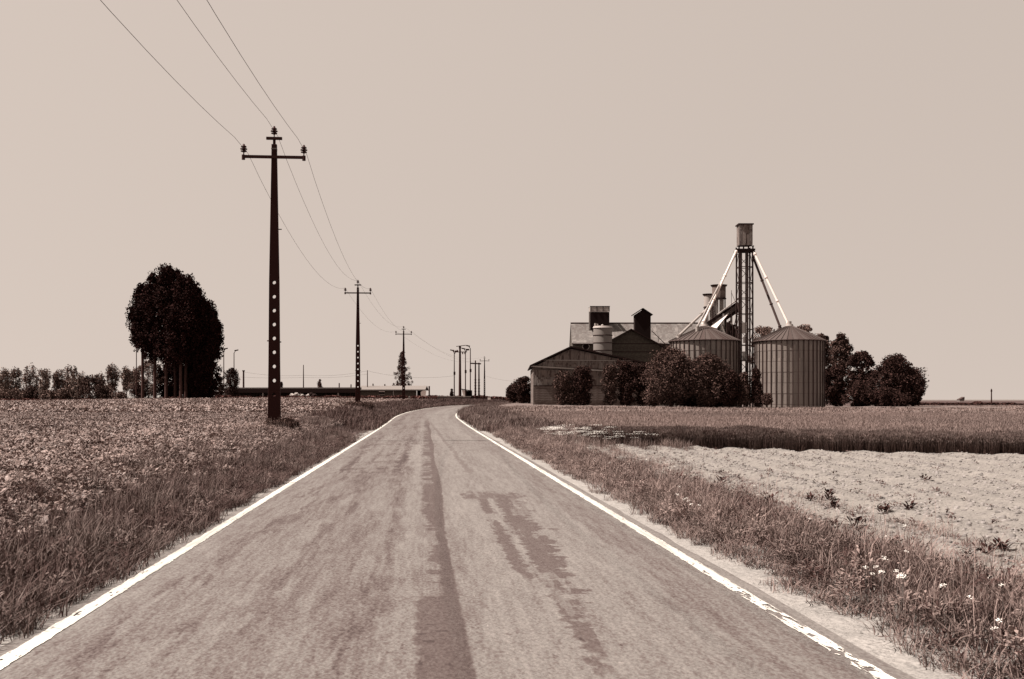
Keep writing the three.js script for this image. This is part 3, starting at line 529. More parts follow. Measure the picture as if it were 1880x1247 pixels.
// --- lattice elevator tower
const EL = 134;
{
  const q = plane(1367, EL), t = thing('elevator_tower', 'tall lattice grain elevator tower with a boxy sheet metal head between the silos', 'tower', q.pos), s = q.s, X = q.x, Y = q.y;
  const hw = 12.6 * s, top = Y(461), zc = 0; const legsAt = [[-hw, hw], [hw, hw], [hw, -hw], [-hw, -hw]];
  for (const [x, z] of legsAt) part('upright', bar(V(x, -.4, z), V(x * .97, top, z * .97), .17), M.lattice, t);
  const bays = 10; for (let k = 0; k <= bays; k++) { const y = .4 + (top - .5) * k / bays; for (let i = 0; i < 4; i++) { const a = legsAt[i], b = legsAt[(i + 1) % 4]; part('rail', bar(V(a[0], y, a[1]), V(b[0], y, b[1]), .08), M.lattice, t); if (k < bays) { const y2 = y + (top - .5) / bays; part('brace', k % 2 ? bar(V(a[0], y, a[1]), V(b[0], y2, b[1]), .055) : bar(V(b[0], y, b[1]), V(a[0], y2, a[1]), .055), M.lattice, t); } } }
  for (const x of [X(1360.5), X(1372)]) part('elevator_leg', box(.3, top + .4, .34, x - .04, (top - .4) / 2, zc), mat(.07, { roughness: .6 }), t);
  part('ladder', [bar(V(X(1365.5), 0, hw + .12), V(X(1365.5), top, hw + .12), .05), bar(V(X(1369.5), 0, hw + .12), V(X(1369.5), top, hw + .12), .05), ...steps(0, 30, 40).map((k) => box(.27, .035, .035, X(1367.5), .4 + k / 30 * (top - .6), hw + .12))], M.lattice, t);
  for (const [y, w] of [[716, 1.3], [700, .9], [655, 1.1], [625, .7], [603, 1.2]]) part('panel', box(w * .45, w * 1.1, .06, X(1364), Y(y), hw + .02), M.pale, t);
  part('platform', [box(hw * 2 + .5, .22, hw * 2 + .5, 0, top + .05, 0)], M.darker, t);
  part('platform_rail', [box(hw * 2 + .3, .1, .1, 0, Y(453.5), hw), ...[-1, -.35, .35, 1].map((k) => box(.16, Y(453) - top, .12, k * hw, (Y(453) + top) / 2, hw)), ...[-1, 1].map((k) => box(.16, Y(453) - top, .12, k * hw, (Y(453) + top) / 2, -hw))], M.darker, t);
  for (const [x, sx] of [[-hw - .15, -1], [hw + .15, 1]]) part('bracket', bar(V(x, top - .1, hw), V(x + sx * .25, top - .55, hw), .12), M.darker, t);
  const hd = 12.3 * s, h0 = Y(452), h1 = Y(413.5); // head: corrugated panels
  for (let i = 0; i < 4; i++) { const w = hd * 2 / 4; part('head_panel', box(w - .02, h1 - h0, .06, -hd + w * (i + .5), (h0 + h1) / 2, hd + (i % 2) * .015), M.sheet[[2, 1, 0, 2][i]], t); }
  part('head_core', box(hd * 2 - .06, h1 - h0 - .04, hd * 2 - .06, 0, (h0 + h1) / 2, -.04), M.sheet[1], t);
  part('head_rim', box(hd * 2 + .24, .14, hd * 2 + .24, 0, h1 + .02, 0), M.lattice, t);
}
// --- chutes from the tower head to the silo roofs
function chute(label, a, b, r, m, flanges = true) {
  const t = thing('grain_chute', label, 'pipe', a.toArray()), e = b.clone().sub(a);
  part('pipe', rod(V(0, 0, 0), e, r, r, 10), m, t);
  if (flanges) { const dir = e.clone().normalize(); for (const k of [.02, .35, .68, .985]) { const p = e.clone().multiplyScalar(k); part('flange', rod(p.clone().addScaledVector(dir, -.06), p.clone().addScaledVector(dir, .06), r * 1.5, r * 1.5, 10), m, t); } part('spout', rod(e, e.clone().add(V(0, -.55, 0)), r * 1.6, r * 1.6, 10), m, t); }
}
chute('bright white chute pipe from tower head down to the clear silo top', at(1385, 464, 132), at(1447.5, 595, 129.3), .14, M.white);
chute('dark chute pipe running behind the white one to the right silo roof', at(1382, 470, 134.5), at(1432.5, 601, 131), .14, mat(.05));
chute('bright white chute pipe from tower head to the left silo top', at(1352.5, 460, 132), at(1291.5, 592, 131), .14, M.white);
chute('second thinner pale chute just left of the bright one to the left silo', at(1350, 468, 133), at(1280, 601, 129.5), .12, M.pale);
chute('long low pale chute sloping to the left edge of the left silo roof', at(1309, 557, 139), at(1246, 617, 130), .15, M.pale);
// --- second pair of elevator heads, conveyor, tangle behind the left silo
{
  const mk = (cx, d, yT, yB, w, m, label) => { const q = plane(cx, d), t = thing('short_elevator', label, 'elevator', q.pos), hw = w / 2 * q.s;
    part('head', new THREE.CylinderGeometry(hw, hw, q.y(yT) - q.y(yB), 20).translate(0, (q.y(yT) + q.y(yB)) / 2, 0), m, t);
    part('rim', [new THREE.CylinderGeometry(hw + .22, hw + .1, .2, 20).translate(0, q.y(yT) + .08, 0)], M.lattice, t); part('collar', new THREE.CylinderGeometry(hw * .95, hw + .1, .22, 20).translate(0, q.y(yB) - .05, 0), M.darker, t);
    for (const [x, z] of [[-1, 1], [1, 1], [1, -1], [-1, -1]]) part('upright', bar(V(x * hw * .75, -.4, z * hw * .75), V(x * hw * .75, q.y(yB), z * hw * .75), .14), M.lattice, t);
    part('elevator_leg', [box(.5, q.y(yB) + .3, .4, -.35, (q.y(yB) - .3) / 2, 0), box(.5, q.y(yB) + .3, .4, .35, (q.y(yB) - .3) / 2, 0)], M.pale, t);
    for (let k = 0; k < 6; k++) { const y = q.y(yB) * (.35 + k * .1); part('brace', bar(V(-hw * .75, y, hw * .75), V(hw * .75, y + (k % 2 ? -1 : 1) * .5, hw * .75), .08), M.lattice, t); } };
  mk(1320, 141, 526, 547, 25, M.sheet[0], 'short round elevator head with a dark rim behind the bright left chute');
  mk(1302, 146, 542.5, 563, 19, mat(.3, { roughness: .6 }), 'smaller pale elevator head at the left, partly behind the chutes');
  // conveyor gallery rising to the tower
  const t = thing('conveyor_gallery', 'dark inclined conveyor gallery rising to the lattice tower above the left silo', 'conveyor', [0, 0, 0]), A = at(1303, 598, 138), B = at(1357, 562, 138), up = V(0, .55, 0);
  part('trough', bar(A, B, 1.15, 1.2), M.dark, t); part('cover', bar(A.clone().add(V(.9, 1.35, .5)), B.clone().add(V(-.2, .85, .5)), .12, .9), M.pale, t);
  part('side_plate', bar(A.clone().add(V(.3, .1, .66)), B.clone().add(V(-.1, .1, .66)), .5, .06), mat(.1), t);
  for (let i = 0; i < 5; i++) { const p = A.clone().lerp(B, .1 + i * .2); part('support', bar(p.clone().add(V(0, -.5, .4)), V(p.x, land(p.x, 138) - .3, p.z + .4), .14), M.lattice, t); if (i) { const o = A.clone().lerp(B, .1 + (i - 1) * .2); part('brace', bar(V(o.x, o.y - 4, o.z + .4), p.clone().add(V(0, -.8, .4)), .09), M.lattice, t); } }
  const c = thing('loading_ramp', 'bright sheet metal chute tray sloping down onto the back of the left silo', 'chute', [0, 0, 0]), P = at(1305, 601, 135), Q = at(1338, 575, 135);
  { const g = new THREE.BufferGeometry(), n = V(.25, .45, 0); const a = P.clone().add(V(0, .1, 0)), b = P.clone().add(V(.62, -.12, .5)), d = Q.clone(); const pts = [a, b, d, a.clone().add(V(0, -.12, -.3)), d.clone().add(V(0, -.1, -.2)), b.clone().add(V(0, -.14, -.2))];
    const f = [0, 1, 2, 3, 4, 5, 0, 2, 4, 0, 4, 3, 0, 3, 5, 0, 5, 1, 1, 5, 4, 1, 4, 2]; g.setAttribute('position', new THREE.BufferAttribute(new Float32Array(f.flatMap((i) => pts[i].toArray())), 3)); g.computeVertexNormals(); part('tray', g, M.white, c); part('lip', bar(a, d, .08), M.pale, c); }
  const w = thing('machine_frame', 'dark steel framework of posts and pipes crowded between left silo and tower', 'framework', [0, 0, 0]); reseed(31);
  for (let i = 0; i < 9; i++) { const px = 1325 + i * 3.6, p = at(px, rr(575, 600), rr(134, 139)); part('post', bar(p, V(p.x, land(p.x, 136), p.z), rr(.1, .26)), i % 4 === 1 ? M.pale : M.lattice, w); }
  for (let i = 0; i < 12; i++) { const a = at(rr(1322, 1345), rr(580, 640), 136), b = at(rr(1335, 1358), rr(580, 650), 136); part('pipe', rod(a, b, rr(.05, .13)), i % 4 === 0 ? M.pale : M.dark, w); }
  for (let i = 0; i < 4; i++) { const p = at(1332 + i * 7, 600 + i * 9, 136.5); part('duct', box(rr(.6, 1.1), rr(.8, 1.6), .8, p.x, p.y, p.z), i % 2 ? M.dark : M.brick, w); }
  const an = thing('aerial', 'thin mast with a bent whip beside the lattice tower', 'aerial', at(1343, 600, 137).toArray()); part('mast', rod(V(0, 0, 0), V(0, 67 * .0685, 0), .03), M.lattice, an); part('whip', rod(V(0, 4.3, 0), V(.5, 3.1, 0), .025), M.lattice, an);
}
// ---------------------------------------------------------------- power line along the road
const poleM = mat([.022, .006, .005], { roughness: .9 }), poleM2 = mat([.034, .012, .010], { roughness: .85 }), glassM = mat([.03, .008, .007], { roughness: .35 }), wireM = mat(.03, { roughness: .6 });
const PH = 12.06, PS = .02235;                                       // pole height, metres per photographed pixel on the nearest pole
const shedProfile = [[0, .04], [.05, .04], [.05, .08], [.13, .07], [.13, .1], [.05, .14], [.05, .17], [.15, .16], [.15, .19], [.05, .23], [.05, .26], [.12, .25], [.12, .28], [.05, .33], [.04, .38], [0, .39]].map((p) => new THREE.Vector2(p[0] * .95, p[1]));
function holedPole(name, label, group, holes = true) {
  const t = thing(name, label, 'utility pole', [0, 0, 0], 0, group), Y = (py) => PH - (py - 237) * PS;
  const sh = new THREE.Shape([[-.255, -.7], [.255, -.7], [.215, 2.5], [.19, Y(519)], [.1, Y(300)], [.09, Y(266)], [-.09, Y(266)], [-.1, Y(300)], [-.19, Y(519)], [-.215, 2.5]].map((p) => new THREE.Vector2(...p)));
  if (holes) for (const y of [519, 545, 570.5, 596, 621.5, 647, 673, 699, 725]) { const h = new THREE.Path(); h.absarc(0, Y(y), .088, 0, 2 * Math.PI, true); sh.holes.push(h); }
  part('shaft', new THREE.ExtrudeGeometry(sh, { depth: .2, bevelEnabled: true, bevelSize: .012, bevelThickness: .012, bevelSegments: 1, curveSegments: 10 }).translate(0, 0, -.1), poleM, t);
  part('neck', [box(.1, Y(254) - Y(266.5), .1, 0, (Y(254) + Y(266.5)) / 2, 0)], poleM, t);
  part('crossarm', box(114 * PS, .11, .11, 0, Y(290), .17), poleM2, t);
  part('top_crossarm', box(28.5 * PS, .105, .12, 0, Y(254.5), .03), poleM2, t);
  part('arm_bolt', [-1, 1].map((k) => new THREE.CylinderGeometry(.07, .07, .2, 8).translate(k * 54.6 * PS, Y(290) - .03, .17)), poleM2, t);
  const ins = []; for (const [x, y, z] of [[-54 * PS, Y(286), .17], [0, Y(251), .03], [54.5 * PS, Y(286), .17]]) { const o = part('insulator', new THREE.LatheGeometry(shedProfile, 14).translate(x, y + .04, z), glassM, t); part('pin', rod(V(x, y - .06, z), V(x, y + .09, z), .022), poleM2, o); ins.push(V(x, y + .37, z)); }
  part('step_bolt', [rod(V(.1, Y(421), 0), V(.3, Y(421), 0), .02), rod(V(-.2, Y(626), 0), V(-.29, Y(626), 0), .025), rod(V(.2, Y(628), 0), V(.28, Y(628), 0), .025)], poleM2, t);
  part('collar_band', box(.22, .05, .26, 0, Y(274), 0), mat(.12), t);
  return [t, ins];
}
const line = 'concrete utility poles along the left side of the road';
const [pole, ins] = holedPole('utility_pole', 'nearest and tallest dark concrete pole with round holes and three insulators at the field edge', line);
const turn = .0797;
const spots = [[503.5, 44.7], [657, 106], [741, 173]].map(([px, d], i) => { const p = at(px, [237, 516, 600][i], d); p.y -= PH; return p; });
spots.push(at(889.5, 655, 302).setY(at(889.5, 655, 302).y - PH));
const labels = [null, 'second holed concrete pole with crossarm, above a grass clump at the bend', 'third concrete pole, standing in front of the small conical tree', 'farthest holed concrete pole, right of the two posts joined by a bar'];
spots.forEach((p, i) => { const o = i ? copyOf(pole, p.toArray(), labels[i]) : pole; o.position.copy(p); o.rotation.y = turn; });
const anchor = (p, k) => ins[k].clone().applyAxisAngle(V(0, 1, 0), turn).add(p);
function sagWire(label, pts, sag, r, cat = 'wire', group) {
  const list = []; for (let i = 0; i < pts.length - 1; i++) { const n = 24; for (let k = i ? 1 : 0; k <= n; k++) { const t = k / n, p = pts[i].clone().lerp(pts[i + 1], t); p.y -= 4 * sag[i] * t * (1 - t); list.push(p); } }
  const o = part('overhead_wire', new THREE.TubeGeometry(new THREE.CatmullRomCurve3(list), (list.length - 1) * 1, r, 5, false), wireM);
  return tag(o, label, cat, group);
}
const start = [[-3.55, 12.0, 22], [-2.85, 12.9, 20], [-2.05, 12.0, 18]];
['left', 'middle', 'right'].forEach((side, k) => {
  const a = anchor(spots[0], k), b = anchor(spots[1], k), c = anchor(spots[2], k);
  const back = a.clone().add(V(turn * 62, -.1, 62));
  sagWire(`power wire on the ${['left ends of the crossarms', 'tops of the poles', 'right ends of the crossarms'][k]} along the road poles`, [back, a, b, c, anchor(spots[3], k)], [1.45, 1.7, 1.5, 2.4], .0075, 'wire', null);
});
// ---------------------------------------------------------------- far poles and lamps around the bend
function simplePost(name, label, cat, px, pyTop, d, r0, r1, build, group) {
  const p = at(px, pyTop, d), g = land(p.x, d), h = p.y - g, t = thing(name, label, cat, [p.x, g, p.z], 0, group);
  part('post', rod(V(0, -.4, 0), V(0, h, 0), r0, r1, 8), poleM2, t); build?.(t, h, d / F); return t;
}
simplePost('twin_arm_pole', 'thick dark pole with a top bar and crossarm at the end of the visible road', 'utility pole', 844.5, 637, 240, .34, .2, (t, h, s) => {
  part('top_bar', [bar(V(-7 * s, h + .1, 0), V(11 * s, h + .35, 0), .14), box(.5, .45, .4, 0, h - .1, 0)], poleM2, t); part('crossarm', bar(V(-12 * s, h - 9.5 * s, .2), V(13 * s, h - 9.5 * s, .2), .16), poleM2, t);
  for (const k of [-11.5, -5, 5, 9]) part('insulator', new THREE.CylinderGeometry(.1, .14, .45, 8).translate(k * s, h - 9.5 * s + (k > 0 ? -.25 : .25), .2), glassM, t);
});
const lampGroup = null;
const lamp = (label, px, py, d, side, len, boxY, double) => simplePost('street_lamp', label, 'street lamp', px, py, d, .14, .09, (t, h, s) => {
  part('arm', rod(V(0, h, 0), V(side * len * .8, h + .55, 0), .07), poleM2, t); part('lamp_head', box(.85, .24, .3, side * len, h + .58, 0, 0, 0, side * .2), poleM, t);
  if (double) { part('arm', rod(V(0, h - .3, 0), V(-side * len, h + .35, 0), .07), poleM2, t); part('lamp_head', box(.8, .34, .34, -side * len, h + .35, 0), poleM, t); }
  if (boxY) part('junction_box', box(.42, .7, .4, .05, h - (boxY - py) * s, .12), poleM, t);
}, lampGroup);
lamp('thin lamp post with a crooked twin head, left of the thick dark pole', 834, 648, 245, -1, .5, 685.5, true);
lamp('thin lamp post with a dark knobbly head, right of the thick dark pole', 854.5, 645, 243, -1, .45, 682.5, true);
lamp('tall lamp post with a small bent head, above the open shelter', 863.5, 640, 241, -1, .5, 680.5, false);
lamp('tall thin lamp post rising behind the dark round bush', 410.7, 645, 246, 1, .45, 0, false);
lamp('thin lamp post leaning its head right, between the dark bush and the first pole', 429.5, 648, 250, 1, .55, 0, false);
simplePost('bare_post', 'bare thin post at the right edge of the poplar crown', 'post', 391, 655, 238, .12, .1);
simplePost('wire_post', 'stout dark post holding field wires beside the shed roof end', 'post', 447, 681, 238, .22, .18, (t, h) => part('cap', box(.5, .25, .3, 0, h, 0), poleM, t));
simplePost('thin_mast', 'tall thin mast above the shed roof right of the nearest pole', 'post', 557, 670, 240, .16, .08);
simplePost('thin_mast', 'short thin mast above the shed roof between second and third pole', 'post', 674.5, 680, 240, .12, .08);
simplePost('short_post', 'short dark post just right of the white shed end', 'post', 788, 709, 237, .16, .16);
simplePost('far_post', 'lone thin post on the right horizon above the distant hedge', 'post', 1820.5, 714, 420, .3, .2, (t, h) => part('fitting', box(.5, .8, .4, 0, h - .8, 0), poleM2, t));
{ // two posts joined by a bar
  const d = 285, a = at(872.8, 662, d), b = at(879.3, 666, d), g = land(a.x, d), t = thing('joined_posts', 'pair of dark posts joined near the top by one long bar', 'utility pole', [a.x, g, a.z]), s = d / F;
  for (const [p, n] of [[a, 0], [b, 1]]) { const x = p.x - a.x, h = p.y - g; part('post', rod(V(x, -.4, 0), V(x, h, 0), .26, .16), poleM2, t); part('foot_rung', Array.from({ length: 7 }, (_, k) => box(.6, .14, .5, x, 1.2 + k * .75, 0)), poleM, t); }
  part('crossbar', bar(V(-9.5 * s, a.y - g - 5.3 * s, .25), V(10.5 * s, a.y - g - 6.2 * s, .25), .32), poleM, t);
}
// field wires behind the shed
sagWire('slack wire from the stout post past the thin masts over the shed', [at(447, 683, 238), at(557, 689, 240), at(674.5, 681, 240), at(834, 690, 245)], [.4, .5, .9], .016);
sagWire('lower slack wire above the shed roof behind the poles', [at(410, 690, 246), at(557, 693, 240), at(674, 687, 240)], [.3, .35], .016);
sagWire('far wire falling from the last poles towards the farm', [at(889, 690, 300), at(975, 701, 260)], [.5], .014);
// ---------------------------------------------------------------- long low shed and small things beyond the left field
{
  const d = 238, q = plane(600, d), t = thing('low_shed', 'very long low shed with a flat pale roof line behind the left field', 'shed', q.pos), X = q.x, Y = q.y, s = q.s;
  part('left_roof', bar(V(X(405), Y(713.5), -2), V(X(662), Y(713.2), -2), .42, 6), mat(.2), t); part('left_shade_strip', box(X(662) - X(405), .9, .2, (X(405) + X(662)) / 2, Y(717.5), 1), M.dark, t);  // dark strip below the left roof stands in for the open shade there
  part('left_wall', box(X(660) - X(407), Y(717) + .5, .3, (X(407) + X(660)) / 2, (Y(717) - .5) / 2, -3), M.brick, t);
  for (let i = 0; i < 11; i++) part('open_bay_post', box(.25, Y(717) + .4, .25, X(415 + i * 23), (Y(717) - .4) / 2, .8), i % 3 ? M.dark : M.pale, t);
  part('right_roof', [bar(V(X(720), Y(716), 1), V(X(720), Y(708.6), -3.6), X(784) - X(661), .16), box(X(784) - X(661), .2, .14, X(722), Y(716.3), 1.05)], mat(.19), t);
  part('rear_roof', bar(V(X(720), Y(708.6), -3.62), V(X(720), Y(716), -8), X(784) - X(661), .16), mat(.17), t);
  part('right_wall', box(X(765) - X(662), Y(716) + .5, .3, (X(662) + X(765)) / 2, (Y(716) - .5) / 2, .5), M.brick, t); part('bay_shade_sheet', box(X(775) - X(765), Y(716) + .3, .2, X(770), (Y(716) - .3) / 2, -1), M.darker, t);  // near-black sheet painted in for the shade inside the bay
  part('white_end', poly([[X(774), -.3], [X(781), -.3], [X(783), Y(718)], [X(777), Y(717)], [X(773), Y(720)]], .3, .7), M.white, t, 'whitewashed end wall of the shed');
  const w = part('window', box(X(706) - X(697), .62, .1, X(701.5), Y(721.5), .68), M.darker, t); part('lintel', box(X(707) - X(696), .14, .12, X(701.5), Y(719), .73), M.white, w); part('sill', box(X(707) - X(696), .1, .14, X(701.5), Y(724.3), .73), M.pale, w);
  for (const [x, y] of [[618, 703], [640, 705.5], [681, 704], [703, 705]]) part('roof_vent', rod(V(X(x), Y(712), -3.5), V(X(x), Y(y), -3.5), .13), poleM2, t);
  part('drainpipe', rod(V(X(723), -.2, .75), V(X(723), Y(716), .75), .1), M.pale, t);
  const lw = thing('low_wall', 'low pale concrete kerb wall running right from the shed to the shelter', 'wall', [at(825, 735, 236).x, land(at(825, 735, 236).x, 236), -236]); const yy = at(0, 728.2, 236).y - lw.position.y;
  part('wall_body', box(78 * s, yy - .1 + .4, .4, 0, (yy - .5) / 2, 0), mat(.1), lw); part('coping', box(79 * s, .12, .55, 0, yy, 0), M.pale, lw);
}
{
  const d = 232, q = plane(399, d), t = thing('small_hut', 'tiny hut with one pale sloping roof edge beside the poplar trunks', 'hut', q.pos), X = q.x, Y = q.y;
  part('wall', box(X(405) - X(393), Y(719) + .4, 1.6, 0, (Y(719) - .4) / 2, -1), mat(.1), t); part('roof', bar(V(X(392), Y(713), -.8), V(X(407), Y(719), -.8), .12, 2), M.white, t); part('door', box(.5, Y(721), .06, -.2, Y(721) / 2, -.17), M.dark, t);
}
{
  const d = 237, q = plane(860, d), t = thing('open_shelter', 'small lean-to shelter with dark sloping roof and white left end by the bend', 'shelter', q.pos), X = q.x, Y = q.y;
  part('roof', bar(V(X(845), Y(714.3), -1.2), V(X(866), Y(717.8), -1.2), .2, 3.2), M.dark, t); part('end_wall', poly([[X(852.5), -.3], [X(854.5), -.3], [X(853.3), Y(717)], [X(848), Y(716)]], .3, -.4), M.white, t);
  part('back_wall', box(X(865.5) - X(854), Y(717.5) + .3, .2, X(860), (Y(717.5) - .3) / 2, -2.4), M.darker, t); part('side_wall', box(.2, Y(718) + .3, 2.2, X(865.3), (Y(718) - .3) / 2, -1.2), M.dark, t); part('post', box(.16, Y(716) + .3, .16, X(856), (Y(716) - .3) / 2, .2), M.dark, t);
}
{
  const q = plane(898, 235), t = thing('white_container', 'small white box standing on the grass below the farthest pole', 'container', q.pos), w = 5.5 * q.s, y = q.y(730);
  part('body', box(w, y + .2, w * .7, 0, (y - .2) / 2, 0), M.white, t); part('lid', box(w * 1.05, .08, w * .75, .02, y + .05, 0, 0, 0, .04), M.pale, t);
}
{ // rubble in front of the shed
  reseed(8); const rocks = (px, py, w, label, m) => { const d = 215, p = at(px, py, d), t = thing('rubble_heap', label, 'rubble', [p.x, land(p.x, d), p.z]); for (let i = 0; i < 7; i++) { const g = new THREE.DodecahedronGeometry(rr(.3, .55), 0); g.scale(1.2, .8, 1); part('lump', g.translate(rr(-w, w), rr(.5, .95), rr(-.4, .4)), i % 3 ? m : M.pale, t); } };
  rocks(545, 728, 1.2, 'heap of pale rubble just right of the nearest pole by the shed', M.pale); rocks(565, 727, 1.3, 'dark rubble heap with light lumps, farther right in front of the shed', M.dark);
}
{ const q = plane(751.5, 160), t = thing('boundary_stone', 'small pale round-topped stone at the grass edge right of the third pole', 'marker', q.pos); part('block', [box(.28, .9, .25, 0, .25, 0), new THREE.CylinderGeometry(.14, .14, .25, 12).rotateX(Math.PI / 2).translate(0, .7, 0)], M.pale, t); part('foot', box(.4, .2, .35, 0, .05, .02), M.dark, t); }
{ const d = 900, q = plane(1764, d), t = thing('distant_barn', 'tiny dark roof of a far barn on the right horizon', 'barn', q.pos), X = q.x, Y = q.y; part('roof', poly([[X(1758.5), Y(734)], [X(1768.5), Y(734)], [X(1768.5), Y(728.8)]], 6, -3), mat(.06), t); part('wall', box(X(1768) - X(1759.5), Y(733.5) + 1, 5.6, X(1763.8), (Y(733.5) - 1) / 2, 0), mat(.2), t); }
// ---------------------------------------------------------------- trees and bushes
// crown: clumps of small leaf faces spread through an envelope; env(t, a) = radius at height share t and heading a
function crownGeo(H0, H1, env, clumps, per, cr, ls, lean = [0, 0], stretch = 1) {
  ls *= .55; per = Math.round(per * 1.9); const n = clumps * per, p = new Float32Array(n * 18), col = new Float32Array(n * 18); let k = 0;
  for (let c = 0; c < clumps; c++) {
    const t = rnd(), a = rnd() * 6.283, R = env(t, a), q = R * Math.pow(rnd(), .42) * (rnd() < .24 ? rr(1.02, 1.38) : 1), cy = mix(H0, H1, t), cx = Math.cos(a) * q + lean[0] * t, cz = Math.sin(a) * q + lean[1] * t, rc = cr * rr(.4, 1.3) * (.55 + .45 * Math.min(1, R / (cr * 2 + .01)));
    for (let i = 0; i < per; i++) {
      const u = rr(-1, 1), b = rnd() * 6.283, w = Math.sqrt(1 - u * u), s = rc * Math.pow(rnd(), .4), x = cx + Math.cos(b) * w * s, y = cy + u * s * stretch, z = cz + Math.sin(b) * w * s;
      const e1 = V(rr(-1, 1), rr(-1, 1), rr(-1, 1)).normalize(), e2 = V(rr(-1, 1), rr(-1, 1), rr(-1, 1)).cross(e1).normalize(), L = ls * rr(.5, 1.2), W = L * .55;
      const A = [x - e1.x * L, y - e1.y * L, z - e1.z * L], B = [x + e2.x * W, y + e2.y * W, z + e2.z * W], C = [x + e1.x * L, y + e1.y * L, z + e1.z * L], D = [x - e2.x * W, y - e2.y * W, z - e2.z * W];
      p.set([...A, ...B, ...C, ...A, ...C, ...D], k); const br = .3 + .7 * rnd() ** 2.6; col.fill(br, k, k + 18); k += 18;  // some leaves coloured paler at random as painted sun highlights
    }
  }
  const g = new THREE.BufferGeometry(); g.setAttribute('position', new THREE.BufferAttribute(p, 3)); g.setAttribute('color', new THREE.BufferAttribute(col, 3)); g.computeVertexNormals(); return g;
}
const leafM = (v, tint = 1) => mat([v, v * .36 * tint, v * .31 * tint], { roughness: .85, specularIntensity: .1, vertexColors: true });
const plainLeaf = (v) => mat([v, v * .48, v * .42], { roughness: .85, specularIntensity: .1 });
const LM = { poplar: leafM(.036), dark: leafM(.07, 1.45), mid: leafM(.13, 1.7), light: leafM(.24, 1.85), pale: leafM(.33, 2), far: leafM(.13, 1.5) }, barkM = mat([.05, .022, .019]);
function trunkGeo(h, r, limbs, spread, H0) {
  const l = [rod(V(0, -.4, 0), V(rr(-.2, .2), h, rr(-.2, .2)), r, r * .55, 9)];
  for (let i = 0; i < limbs; i++) { const y = mix(H0, h, rnd()), a = rnd() * 6.283, e = spread * rr(.5, 1); l.push(rod(V(0, y * .85, 0), V(Math.cos(a) * e, y + e * rr(.5, 1.1), Math.sin(a) * e), r * .35, r * .1, 6)); }
  return l;
}
// px, top and crown foot rows, distance, half width in pixels
function tree(name, label, cat, px, yTop, yFoot, d, half, m, o = {}) {
  const p = at(px, yTop, d), g = land(p.x, d), s = d / F, H1 = p.y - g, H0 = Math.max(.1, EYE + (HORIZON - yFoot) * s - g), R = half * s;
  const t = thing(name, label, cat, [p.x, g, p.z], 0, o.group);
  const shape = o.shape ?? ((u) => Math.sin(Math.PI * clamp(.08 + .88 * u)) ** .6), f = rr(0, 6.28), rough = o.rough ?? 1.05, lob = (a, u) => 1 - rough * .5 + rough * (.85 * vn(Math.cos(a) * 1.7 + f * 7, Math.sin(a) * 1.7 + u * 3.1 + f) + .5 * (vn(Math.cos(a) * 4 + f, Math.sin(a) * 4 + u * 8) - .3));
  const size = Math.max(.6, R * .24), cr = o.cr ?? size, top = cr * .5;
  part('crown', crownGeo(H0 + cr * .4, H1 - top, (u, a) => Math.max(.15, (R - cr * .6)) * shape(u) * lob(a, u), o.clumps ?? 80, o.per ?? 44, cr, o.leaf ?? .3, o.lean ?? [0, 0], o.stretch ?? 1), m, t);
  part('trunk', trunkGeo(mix(H0, H1, .7), o.trunk ?? Math.max(.1, R * .07), o.limbs ?? 7, R * .7, H0), o.bark ?? barkM, t);
  return t;
}
reseed(2024);
// poplar clump: each stem a tree
const popShape = (u) => (.6 + .4 * sstep(0, .25, u)) * (1 - .72 * sstep(.5, 1.05, u));
const pop = 'tall poplars crowding in one dark clump';
[[262, 524, 642, 196, 30, 'leftmost poplar of the dark clump, lower, with ragged outer branches'], [284, 502, 660, 194, 36, 'second poplar from the left, just below the top of the clump'], [305, 489, 664, 193, 40, 'tallest poplar at the peak of the dark clump'], [322, 496, 664, 196, 40, 'poplar immediately right of the tallest one'], [341, 508, 666, 192, 40, 'middle right poplar where the clump outline begins to drop'], [358, 526, 668, 197, 38, 'poplar right of the middle, with high shoulder'], [374, 546, 660, 193, 34, 'second poplar from the right, overhanging the lamp posts'], [388, 572, 655, 196, 23, 'rightmost and lowest poplar of the dark clump'], [332, 540, 668, 190, 40, 'front poplar of the clump, its low crown filling the middle']].forEach(([px, yt, yf, d, half, label]) =>
  tree('poplar_tree', label, 'tree', px, yt, yf, d, half, LM.poplar, { shape: popShape, clumps: 170, per: 46, leaf: .42, cr: .95, stretch: 1.7, rough: .7, trunk: .3, limbs: 10, group: pop, bark: mat([.06, .03, .026]) }));
tree('poplar_tree', 'small outlying poplar shoot on the left flank of the clump', 'tree', 250, 572, 630, 195, 15, LM.poplar, { clumps: 40, per: 40, leaf: .3, cr: .8, trunk: .1, lean: [.6, 0] });
// bushes around the poplars
const bush = (label, px, yt, half, d, m, o = {}) => tree(o.name ?? 'bush', label, o.cat ?? 'bush', px, yt, o.foot ?? 731, d, half, m, { clumps: 60, per: 44, leaf: .26, limbs: 4, trunk: .12, ...o });
bush('large pale round bush leaning against the poplar trunks on the left', 272, 659, 32, 206, LM.light, { clumps: 110 });
bush('small dark low bush in front of the pale round bush', 256, 706, 16, 202, LM.dark);
bush('dark thicket under the right side of the poplars', 374, 655, 30, 192, LM.poplar, { clumps: 230, rough: .4, leaf: .34 });
bush('dark thicket at the foot of the poplars beside the tiny hut', 352, 660, 26, 197, LM.poplar, { clumps: 200, rough: .4, leaf: .34 });
bush('dark round clipped bush right of the poplars, below the lamp posts', 425, 674, 17, 228, LM.dark, { clumps: 110, foot: 728, leaf: .22 });
bush('dark shrubs closing the gaps behind the poplar trunks', 318, 664, 34, 208, LM.poplar, { clumps: 220, rough: .4, leaf: .36 });
